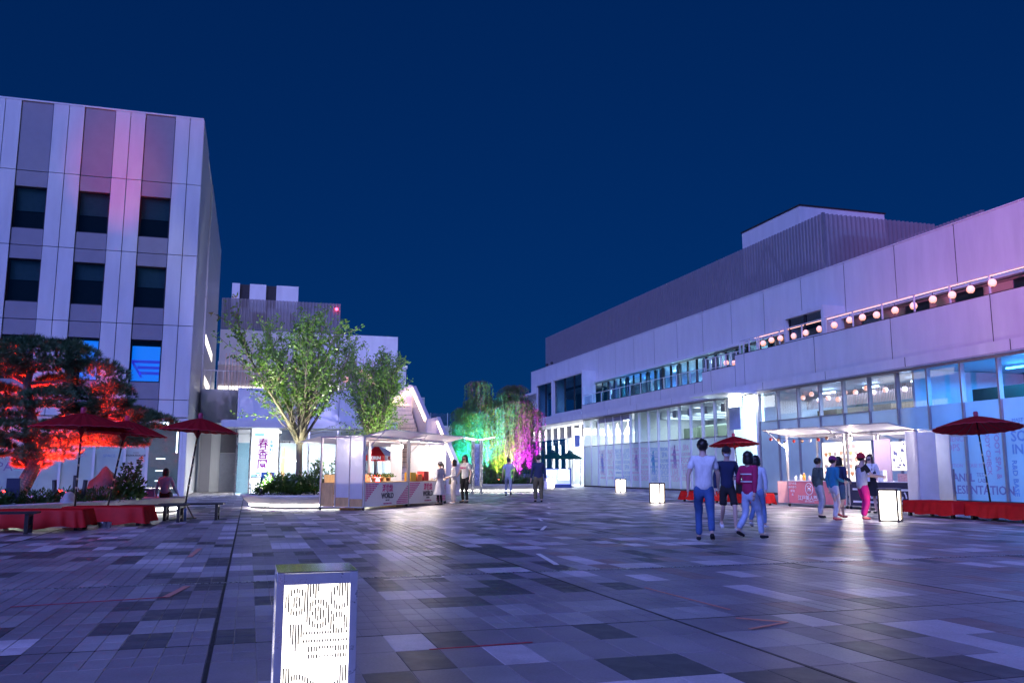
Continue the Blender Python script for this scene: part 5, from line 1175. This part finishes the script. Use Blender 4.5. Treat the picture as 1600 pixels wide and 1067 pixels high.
for i, (nm, c, x, sx, sz) in enumerate([('white patterned', (.75, .68, .66), 3.35, .6, .22), ('pale pink patterned', (.7, .42, .40), 4.95, .55, .24), ('green', (.25, .5, .12), 3.1, .16, .3), ('white upright', (.8, .8, .8), 3.95, .22, .34), ('orange', (.7, .3, .05), 5.15, .14, .4)]):
    goods('goods_box', f'{nm} box of goods on the navy stall counter', 'box', mat('goods_' + nm.replace(' ', '_'), c, .6, var=.25, scale=25), x, .05 + .1 * (i > 1), .911, sx, .18, sz, 'goods on the navy counter', 0, RSM)
goods('notice_panel', 'grey plywood panel in a blue frame beside the lettered glass', 'panel', mat('grey_ply', (.30, .24, .24), .7, var=.2, scale=4), 0, 0, .0, .8, .05, 1.0, None, R(-85), frame((21.2, 22.6, .3)))

# ================================================================== LAMP PYLON, SIGN BOARD, GREEN PARASOLS
LP = thing('lamp_pylon', 'slim steel lamp post with two spread arms beside the willow', 'lamp post', (12.0, 46.4, 0))
for dx in (-.24, .24): b = MB(); b.box(12.0 + dx - .09, 12.0 + dx + .09, 46.36, 46.46, 0, 2.95); b.build('post', M_steel, LP, bevel=.005)
b = MB(); b.box(11.86, 12.13, 46.38, 46.44, .45, 2.75); b.build('map_panel', mat('map_print', (.30, .34, .50), .4, var=.5, scale=7), LP)
for s in (-1, 1):
    b = MB(); b.prism([(12.0, 46.15, 2.96), (12.0, 46.65, 2.96), (12.0 + s*1.0, 46.65, 3.12), (12.0 + s*1.0, 46.15, 3.12)], (0, 0, .05)); b.build('arm', M_steel, LP)
    b = MB(); b.prism([(12.0 + s*.1, 46.2, 2.965), (12.0 + s*.1, 46.6, 2.965), (12.0 + s*.95, 46.6, 3.10), (12.0 + s*.95, 46.2, 3.10)], (0, 0, -.012)); b.build('arm_light', glow('arm_light', (.75, .86, 1), 9), LP)
SB = thing('display_board', 'blue framed illuminated display board beside the farthest lantern', 'sign', (22.5, 62.5, 0)); ux, uy = .957, -.289
def sb(name, m, x0, x1, z0, z1, d0=0, d1=.04):
    b = MB(); b.box(x0, x1, d0, d1, z0, z1); o = b.build(name, m, None); o.parent = SB; return o
sb('frame', mat('blue_frame', (.03, .07, .26), .4), -1.05, 1.05, .02, 1.5); sb('picture', glow('board_blue', (.10, .16, .5), .9), -.95, .95, .3, 1.42, -.01, -.002); sb('white_panel', glow('board_white', (.95, .97, 1), 2.2), .05, .85, .62, 1.38, -.02, -.012); sb('left_panel', glow('board_pale', (.7, .76, 1), .9), -.85, -.1, 1.0, 1.36, -.02, -.012)
a_ = MB(); a_.tube([(-.55, -.02, .35), (-.55, -.02, .8), (-.45, -.02, .95), (-.2, -.02, .95), (-.2, -.02, .35), (-.55, -.02, .35)], .035, 5); o = a_.build('outline_mark', glow('board_white', 0, 0), None); o.parent = SB
SB.rotation_euler = (0, 0, R(-16))
for i, (x, y) in enumerate([(23.2, 65.5), (25.0, 66.5)]):
    t = thing('green_parasol', f'{("left", "right")[i]} one of the two dark green cafe parasols before the lobby', 'parasol', (x, y, 0), 0, 'cafe parasols'); b = MB(); b.lathe([(1.25, 2.25), (.9, 2.42), (.25, 2.75), (.22, 2.85), (.01, 2.98)], 8, (x, y, 0), sm=False); b.build('canopy', thin('dark_green_canvas', (.01, .075, .065), .15, .02), t); b = MB(); b.tube([(x, y, 0), (x, y, 2.9)], .03, 8); b.build('pole', M_darkmetal, t); b = MB(); b.lathe([(.3, 0), (.3, .06), (.03, .08)], 12, (x, y, 0)); b.build('base', M_darkmetal, t)

# ================================================================== PEOPLE
SKIN = mat('skin', (.50, .30, .22), .55, var=.06); SKIN2 = mat('pale_skin', (.60, .40, .32), .55, var=.06)
HAIR = mat('black_hair', (.012, .010, .010), .45, var=.3, scale=40); HAIRB = mat('brown_hair', (.05, .03, .02), .45, var=.3, scale=40)
MASK = mat('white_mask', (.75, .75, .78), .7); MASKD = mat('dark_mask', (.06, .06, .09), .7); EYE = mat('eye_dark', (.02, .015, .015), .3); LIP = mat('lips', (.38, .14, .12), .5)
def skin_mesh(vs, es, rad, sub=2, root=0):
    me = bpy.data.meshes.new('sk'); me.from_pydata([tuple(v) for v in vs], es, []); ob = bpy.data.objects.new('sk', me)
    sm = ob.modifiers.new('skin', 'SKIN'); sm.use_smooth_shade = True
    for i, sv in enumerate(me.skin_vertices[0].data): r = rad[i]; sv.radius = r if hasattr(r, '__len__') else (r, r); sv.use_root = i == root
    ob.modifiers.new('sub', 'SUBSURF').levels = sub
    return evaluate(ob)
class Sk:
    def __init__(s): s.v = []; s.e = []; s.r = []
    def p(s, v, r, frm=None):
        s.v.append(Vector(v)); s.r.append(r); i = len(s.v) - 1
        if frm is not None: s.e.append((frm, i))
        return i
    def chain(s, pts, frm):
        for v, r in pts: frm = s.p(v, r, frm)
        return frm
    def mesh(s, sub=2): return skin_mesh(s.v, s.e, s.r, sub)
ARMS = {'down': ((.255, -.03, 1.12), (.27, .04, .86)), 'bent': ((.25, -.06, 1.14), (.20, .20, 1.06)), 'hold': ((.24, -.02, 1.13), (.10, .27, 1.10)), 'reach': ((.26, .14, 1.18), (.22, .46, 1.14)), 'swingf': ((.25, .08, 1.14), (.25, .22, .93)), 'swingb': ((.26, -.14, 1.14), (.27, -.2, .90)), 'prop': ((.30, -.05, 1.12), (.40, .06, .90)), 'face': ((.26, .12, 1.18), (.08, .22, 1.48))}
LEGS = {'stand': ((.0, .0), (.0, .0)), 'walk': ((.24, .05), (-.26, .10)), 'walk2': ((-.24, .10), (.22, .03)), 'shift': ((.06, 0), (-.05, 0))}
def person(label, loc, heading, h, top, bottom, legs='stand', arms=('down', 'down'), hair='short', hairm=None, sleeve='long', lower='trousers', shoe=None, hat=None, hatm=None, mask=None, extras=(), skin=None, fat=1.0, sit=False, socks=None, vest=None, over=None, pant_r=1.0, grp=None, turn=0):
    skin = skin or SKIN2; hairm = hairm or HAIR; shoe = shoe or M_black
    t = thing('person', label, 'person', (0, 0, 0), 0, grp or 'people on the plaza')
    F = fat; lf = LEGS[legs]; J = {}
    # legs: hip, knee, ankle, toe
    for s, side in ((-1, 0), (1, 1)):
        dy, lift = lf[side]; x = .092 * s
        if sit: J['leg', s] = [Vector((x, 0, .90)), Vector((x*1.3, .42, .90)), Vector((x*1.4, .45, .50)), Vector((x*1.5, .60, .47))]
        else:
            an = Vector((x*1.12, dy - .02, .085 + (lift if dy < 0 else 0))); kn = Vector((x*1.08, dy*.45 + .035 + (.05 if dy else 0), .485)); J['leg', s] = [Vector((x, 0, .90)), kn, an, an + Vector((.015*s, .145, -.045 - (lift*.8 if dy < 0 and lift > .06 else 0)))]
        e, w = ARMS[arms[side]]; J['arm', s] = [Vector((.165*s, 0, 1.405)), Vector((e[0]*s, e[1], e[2])), Vector((w[0]*s, w[1], w[2]))]
    # ---- body: one skin
    k = Sk(); pel = k.p((0, 0, .94), (.10*F, .085*F)); wa = k.p((0, .005, 1.08), (.10*F, .078*F), pel); ch = k.p((0, 0, 1.25), (.13*F, .09*F), wa); up = k.p((0, -.01, 1.39), (.12, .085), ch)
    nk = k.p((0, .0, 1.47), (.058, .058), up); n2 = k.p((0, .012, 1.515), (.056, .058), nk); jw = k.p((0, .03, 1.57), (.070, .080), n2); hd = k.p((0, .018, 1.64), (.085, .102), jw); k.p((0, .008, 1.70), (.072, .088), hd)
    for s in (-1, 1):
        a = J['arm', s]; sh = k.p(a[0], .055, up); el = k.p(a[1], .038, k.p(a[0].lerp(a[1], .5), .044, sh)); wr = k.p(a[2], .025, k.p(a[1].lerp(a[2], .4), .036, el)); d = (a[2] - a[1]).normalized(); k.p(a[2] + d*.055, (.036, .022), wr)
        l = J['leg', s]; hp = k.p(l[0] - Vector((0, 0, .03)), .068*F, pel); kn = k.p(l[1], .05, k.p(l[0].lerp(l[1], .5), .068*F, hp)); an = k.p(l[2], .033, k.p(l[1].lerp(l[2], .35), .048, kn)); k.p(l[3], (.034, .028), an)
    me = k.mesh(2); bm = bmesh.new(); bm.from_mesh(me)
    fb = MB()
    for s in (-1, 1):
        a = J['arm', s]; d = (a[2] - a[1]).normalized(); side = d.cross(Vector((s, 0, 0))); side = side.normalized() if side.length > .1 else Vector((0, 1, 0)); pl = a[2] + d*.075; inw = d.cross(side).normalized()
        for i, (o, L_) in enumerate(((-.027, .062), (-.009, .072), (.009, .07), (.026, .056))):
            b0 = pl + side*o; b1 = b0 + d*L_*.5; b2 = b1 + (d*.7 + inw*.5*s).normalized()*L_*.5; fb.tube([b0 - d*.02, b1, b2], [.0092, .0085, .006], 6)
        b0 = a[2] + d*.03 + side*.03; fb.tube([b0, b0 + (d*.6 + side*.7)*.035, b0 + (d*.95 + side*.7)*.058], [.011, .0095, .007], 6)
    fb.ball((0, .105, 1.615), .013, .02, .022, 8, 6)
    for s in (-1, 1): fb.ball((s*.076, .012, 1.622), .012, .022, .032, 8, 6)
    fm = fb.mesh('f', skin); bm.from_mesh(fm); bm.to_mesh(me); bm.free(); bpy.data.meshes.remove(fm)
    for p in me.polygons: p.use_smooth = True
    me.materials.clear(); me.materials.append(skin); body = link('body', me, t)
    e = MB()
    for s in (-1, 1): e.ball((s*.031, .099, 1.642), .013, .008, .007, 8, 5)
    e.build('eyes', EYE, t)
    if mask: m = MB(); m.ball((0, .062, 1.592), .062, .058, .046, 14, 8); m.build('face_mask', mask, t)
    else: m = MB(); m.ball((0, .093, 1.578), .022, .012, .006, 8, 5); m.build('mouth', LIP, t)
    # ---- clothes
    def garment(name, sk, m, sub=2):
        me = sk.mesh(sub); ph = sum(map(ord, label)) % 97
        if sub > 1:
            for v in me.vertices:
                c = v.co; a = noise.noise(Vector((c.x * 9 + ph, c.y * 9, c.z * 5.5))) * .011 + noise.noise(Vector((c.x * 24, c.y * 24 + ph, c.z * 11))) * .006
                v.co = c + v.normal * a
        for p in me.polygons: p.use_smooth = True
        me.materials.clear(); me.materials.append(m); o = link(name, me, t); return o
    hem = .82 if not sit else .90
    g1 = Sk(); a0 = g1.p((0, 0, hem), (.175*F, .138*F)); a1 = g1.p((0, 0, 1.06), (.142*F, .112*F), a0); a2 = g1.p((0, 0, 1.25), (.165*F, .122*F), a1); a3 = g1.p((0, -.008, 1.395), (.142, .102), a2); g1.p((0, 0, 1.462), (.066, .064), a3)
    for s in (-1, 1):
        a = J['arm', s]; sh = g1.p(a[0] + Vector((.0, 0, .0)), .073, a3)
        if sleeve == 'long': g1.p(a[2] - (a[2]-a[1])*.06, .040, g1.p(a[1].lerp(a[2], .45), .047, g1.p(a[1], .054, sh)))
        elif sleeve == 'short': g1.p(a[0].lerp(a[1], .72), .062, sh)
        else: pass
    garment('top', g1, top)
    if over:
        g3 = Sk(); b0 = g3.p((0, -.012, hem - .06), (.178*F, .140*F)); b1 = g3.p((0, -.012, 1.06), (.165*F, .128*F), b0); b2 = g3.p((0, -.014, 1.25), (.186*F, .136*F), b1); g3.p((0, -.02, 1.42), (.135, .10), b2)
        garment('vest', g3, over)
    if lower in ('trousers', 'shorts', 'wide'):
        g2 = Sk(); w = 1.35 if lower == 'wide' else pant_r; c0 = g2.p((0, 0, 1.03), (.128*F, .10*F)); c1 = g2.p((0, 0, .90), (.145*F, .118*F), c0)
        for s in (-1, 1):
            l = J['leg', s]; q = g2.p(l[0] - Vector((0, 0, .06)), .095*F, c1); q = g2.p(l[0].lerp(l[1], .5), .086*F*w, q)
            if lower == 'shorts': q = g2.p(l[0].lerp(l[1], .92), .088*F, q)
            else: q = g2.p(l[1], .070*w, q); q = g2.p(l[1].lerp(l[2], .5), .064*w, q); g2.p(l[2] + Vector((0, 0, .02)), .056*w, q)
        garment('trousers' if lower != 'shorts' else 'shorts', g2, bottom)
    elif lower in ('skirt', 'dress'):
        b = MB(); n = 28; z1 = .42 if lower == 'dress' else .52; zs = [1.06, .9, .72, .55, z1]; vs = []
        for i, z in enumerate(zs):
            for q in range(n): a = 2*math.pi*q/n; rr = (.135 + .145 * i / 4) * (1 + .06*i/4*math.sin(q*math.pi*2/3.5)); vs.append((rr*F*math.cos(a), rr*.85*F*math.sin(a), z))
        b.add(vs, [(i*n+q, i*n+(q+1) % n, (i+1)*n+(q+1) % n, (i+1)*n+q) for i in range(4) for q in range(n)], 0, True); b.build('skirt', bottom, t)
        if socks:
            g2 = Sk(); c0 = g2.p((0, 0, .86), (.1, .09))
            for s in (-1, 1): l = J['leg', s]; q = g2.p(l[0] - Vector((0, 0, .1)), .08, c0); q = g2.p(l[1], .057, q); q = g2.p(l[1].lerp(l[2], .4), .054, q); g2.p(l[2], .04, q)
            garment('tights', g2, socks)
    for s in (-1, 1):
        l = J['leg', s]; f = Sk(); f0 = f.p(l[2] + Vector((0, -.045, -.03)), (.042, .045)); f1 = f.p(l[2].lerp(l[3], .55) + Vector((0, .01, -.012)), (.045, .036), f0); f.p(l[3] + Vector((0, .04, .0)), (.040, .028), f1); garment('shoe', f, shoe, 1)
    # ---- hair and hat
    b = MB(); b.ball((0, -.004, 1.655), .098, .114, .104, 28, 20); keep = []
    for f in b.f:
        c = sum((Vector(b.v[i]) for i in f), Vector()) / len(f)
        front = c.y > .035; low = c.z < (1.675 if front else 1.56)
        if hair in ('bob', 'long') and not front: low = c.z < 1.53
        if not low: keep.append(f)
    b.f = keep; b.mi = [0]*len(keep); b.sm = [True]*len(keep)
    b.v = [tuple(Vector(v) + (Vector(v) - Vector((0, 0, 1.655))).normalized() * (noise.noise(Vector(v) * 22) * .012 + noise.noise(Vector(v) * 60) * .006)) for v in b.v]; b.build('hair', hairm, t)
    if hair == 'bob':
        b = MB(); n = 20; vs = []
        for z, r in ((1.70, .088), (1.62, .108), (1.54, .112), (1.49, .098)):
            for q in range(n): a = math.pi*(1.0 + (q/(n-1) - .5)*1.42) + math.pi/2; vs.append((r*math.cos(a), r*1.02*math.sin(a) - .0, z))
        b.add(vs, [(i*n+q, i*n+q+1, (i+1)*n+q+1, (i+1)*n+q) for i in range(3) for q in range(n-1)], 0, True); b.build('bob_hair', hairm, t)
    if hair == 'long':
        for s in (-1, 1): q = MB(); q.tube([(s*.07, .02, 1.66), (s*.095, .02, 1.55), (s*.10, .05, 1.4), (s*.09, .085, 1.26)], [.03, .036, .035, .015], 8); q.build('hair_strand', hairm, t)
        q = MB(); q.tube([(0, -.08, 1.66), (0, -.10, 1.5), (0, -.125, 1.34)], [.06, .075, .03], 10); q.build('back_hair', hairm, t)
    if hair == 'pony': q = MB(); q.tube([(0, -.09, 1.66), (0, -.15, 1.64), (.01, -.16, 1.54), (.02, -.13, 1.42)], [.03, .038, .035, .008], 8); q.build('ponytail', hairm, t)
    if hat:
        b = MB(); b.lathe([(.108, -.01), (.106, .035), (.085, .085), (.04, .112), (.002, .118)], 18, (0, .0, 1.665), sx=.93, sy=1.1); ho = b.build('cap', hatm, t)
        if hat == 'cap': b = MB(); b.add([(.088*math.sin(a), .07 + .045*math.cos(a), 1.668) for a in [(-1.35 + 2.7*i/8) for i in range(9)]] + [(.088*math.sin(a)*1.02, .075 + .12*math.cos(a), 1.655) for a in [(-1.35 + 2.7*i/8) for i in range(9)]], [(i, i+1, 10+i, 9+i) for i in range(8)]); b.build('brim', hatm, ho)
        else: b = MB(); b.lathe([(.10, .0), (.15, -.035)], 18, (0, 0, 1.668), sx=.95, sy=1.1); b.build('brim', hatm, ho)
    for fn in extras: fn(t, J)
    z0 = 0
    if sit: z0 = -.82 * h / 1.74
    t.location = (loc[0], loc[1], (loc[2] if len(loc) > 2 else 0) + z0); t.rotation_euler = (0, 0, heading - math.pi/2); s_ = h / 1.74; t.scale = (s_, s_, s_)
    return t
def tote(m, side=1, size=.30, drop=.30):
    def fn(t, J):
        w = J['arm', side][2]; b = MB(); x, y, z = w.x, w.y, w.z - .08; b.prism([(x-.05, y-size/2, z-drop), (x-.05, y+size/2, z-drop), (x-.05, y+size*.42, z), (x-.05, y-size*.42, z)], (.10, 0, 0)); o = b.build('held_bag', m, t, bevel=.01)
        b = MB(); b.tube([(x, y-size*.25, z), (x, y-size*.1, z+.1), (x, y+size*.1, z+.1), (x, y+size*.25, z)], .008, 5); b.build('bag_handle', m, o)
    return fn
def shoulder_bag(m, side=1):
    def fn(t, J):
        x = .26*side; b = MB(); b.prism([(x-.05, -.17, .78), (x-.05, .17, .78), (x-.05, .14, 1.06), (x-.05, -.14, 1.06)], (.11, 0, 0)); o = b.build('shoulder_bag', m, t, bevel=.02)
        b = MB(); b.tube([(x, -.12, 1.05), (.13*side, -.07, 1.43), (.13*side, .07, 1.43), (x, .12, 1.05)], .012, 5); b.build('bag_strap', m, o)
    return fn
def backpack(m):
    def fn(t, J): b = MB(); b.prism([(-.13, -.12, 1.0), (.13, -.12, 1.0), (.13, -.12, 1.36), (.09, -.12, 1.42), (-.09, -.12, 1.42), (-.13, -.12, 1.36)], (0, -.13, 0)); b.build('backpack', m, t, bevel=.03)
    return fn
def stripes(m):
    def fn(t, J):
        for z in (1.13, 1.28): b = MB(); b.lathe([(.196, 0), (.196, .022)], 24, (0, 0, z), sx=.93, sy=.70); b.build('knit_stripe', m, t)
    return fn
def held_sheet(m):
    def fn(t, J): w = J['arm', -1][2]; b = MB(); b.box(w.x - .02, w.x + .28, w.y + .03, w.y + .06, w.z - .16, w.z + .12); b.build('held_packet', m, t)
    return fn
cl = lambda n, c, v=.22, s=7: mat('cloth_' + n, c, .85, var=v, scale=s, bump=.9, stretch=(1.3, 1.3, .6))
WSH = cl('white', (.72, .74, .76)); JEAN = cl('jeans', (.05, .12, .30)); LJEAN = cl('light_jeans', (.42, .52, .72)); NAVY = cl('navy', (.012, .022, .075)); BLK = cl('black', (.012, .012, .016))
MAGN = cl('magenta_knit', (.38, .015, .10)); GREY = cl('grey', (.36, .36, .42)); PALE = cl('pale_grey', (.52, .50, .54)); OLIVE = cl('olive', (.10, .09, .05)); TEAL = cl('blue_jacket', (.02, .20, .34)); GREEN = cl('checked_green', (.06, .09, .08), .5, 9)
PINKT = cl('hot_pink', (.55, .005, .16)); CREAM = cl('cream', (.62, .55, .52)); LAV = cl('lavender_grey', (.46, .45, .55)); LBLUE = cl('light_blue', (.36, .46, .72))
WSHOE = mat('white_shoe', (.7, .7, .74), .5); RSHOE = mat('red_white_shoe', (.6, .10, .10), .5, var=.6, scale=30); BAG = cl('olive_bag', (.10, .09, .06)); WBAG = mat('white_bag', (.72, .70, .80), .5)
H = R
person('walker in white T-shirt and dark jeans, leftmost of the passing group', (7.6, 13.6), H(62), 1.76, WSH, JEAN, 'walk', ('swingb', 'swingf'), sleeve='short', shoe=BLK, fat=1.08)
person('walker in striped magenta cardigan and pale jeans at front of the passing group', (8.75, 14.0), H(20), 1.57, MAGN, LJEAN, 'walk2', ('bent', 'swingb'), hair='bob', shoe=BLK, extras=(stripes(WSH),), fat=1.05)
person('walker in dark top and shorts with white sneakers behind the front walkers', (9.55, 16.1), H(250), 1.70, NAVY, BLK, 'walk', ('hold', 'down'), lower='shorts', shoe=WSHOE, hat='cap', hatm=BLK, mask=MASK, extras=(shoulder_bag(BLK, -1),))
person('walker in light blue top and jeans, rightmost of the passing group', (10.5, 16.5), H(40), 1.55, cl('sky_top', (.5, .56, .66)), cl('mid_jeans', (.16, .26, .5)), 'walk2', ('swingf', 'swingb'), hair='bob', shoe=WSHOE, pant_r=.85)
person('short-haired person in dark checked jacket and pale trousers queueing at the pink counter', (14.55, 19.9), H(-5), 1.57, GREEN, GREY, 'shift', ('down', 'hold'), hair='short', mask=MASK, shoe=BLK)
person('person in purple cap and blue jacket waiting in the stall queue', (14.15, 18.75), H(0), 1.58, TEAL, PALE, 'shift', ('down', 'bent'), lower='trousers', shoe=RSHOE, hat='cap', hatm=cl('purple', (.22, .02, .14)), mask=MASKD, pant_r=.75)
person('person in navy coat and shorts between the purple and red caps', (14.9, 19.5), H(15), 1.60, NAVY, cl('slate', (.05, .10, .18)), 'walk', ('hold', 'bent'), hair='bob', lower='shorts', shoe=RSHOE)
person('person in red cap, grey vest and hot pink trousers reaching to the counter', (15.05, 18.8), H(-8), 1.66, BLK, PINKT, 'shift', ('reach', 'reach'), sleeve='short', over=GREY, hat='bucket', hatm=cl('red', (.45, .01, .03)), hair='short', shoe=RSHOE, pant_r=1.15, fat=1.1)
person('long-haired person in dark jacket and white shirt behind the near glowing lantern', (17.6, 21.6), H(205), 1.72, WSH, BLK, 'stand', ('hold', 'face'), hair='long', hairm=HAIRB, lower='skirt', mask=MASKD, shoe=BLK, over=NAVY, extras=(held_sheet(WBAG),))
person('person in navy sweater and olive trousers seen from behind carrying a pale bag', (11.2, 33.4), H(82), 1.88, NAVY, OLIVE, 'shift', ('down', 'down'), shoe=BLK, fat=1.18, mask=MASK, pant_r=1.25, extras=(tote(WBAG, 1),))
person('person in pale shirt and grey trousers walking toward the willow', (12.55, 42.2), H(75), 1.90, PALE, GREY, 'walk', ('swingb', 'swingf'), sleeve='short', shoe=BLK, skin=SKIN)
person('girl in cap and long pale coat dress at the left stall counter', (6.75, 31.55), H(128), 1.57, LAV, LAV, 'stand', ('bent', 'bent'), hair='pony', lower='dress', socks=BLK, hat='cap', hatm=cl('grey_cap', (.12, .12, .15)), shoe=BLK, mask=MASK)
person('woman in cream wide trousers with olive shoulder bag by the left stall', (7.45, 32.3), H(175), 1.66, PALE, CREAM, 'stand', ('bent', 'bent'), hair='bob', lower='wide', shoe=WSHOE, mask=MASK, extras=(shoulder_bag(BAG, 1),))
person('man in printed white T-shirt and black trousers at the end of the left stall', (8.15, 33.4), H(215), 1.86, WSH, BLK, 'stand', ('down', 'prop'), sleeve='short', hair='long', mask=MASKD, shoe=BLK, extras=(lambda t, J: text('shirt_print', 'TOKYO', .09, M_pinkprint, t, basis((0, .13, 1.27), (-1, 0, 0), (0, 0, 1)), bold=.004), tote(WBAG, 1)))
person('woman with black bob in pale blouse seated on the planter rim', (-2.45, 28.75, .452), H(85), 1.62, cl('pale_blouse', (.56, .56, .68)), BLK, 'stand', ('down', 'prop'), hair='bob', sit=True, fat=1.05)
b = MB(); b.prism([(-2.98, 28.5, .46), (-2.72, 28.5, .46), (-2.74, 28.5, .70), (-2.96, 28.5, .70)], (0, .16, 0)); hb = b.build('handbag', mat('blue_bag', (.12, .24, .62), .5), None, 'small blue bag on the planter rim beside the seated woman', 'bag', bevel=.015)
b = MB(); b.tube([(-2.91, 28.58, .70), (-2.88, 28.58, .80), (-2.82, 28.58, .80), (-2.79, 28.58, .70)], .01, 5); b.build('handle', mat('blue_bag', 0), hb)

bpy.data.scenes.remove(TMP)
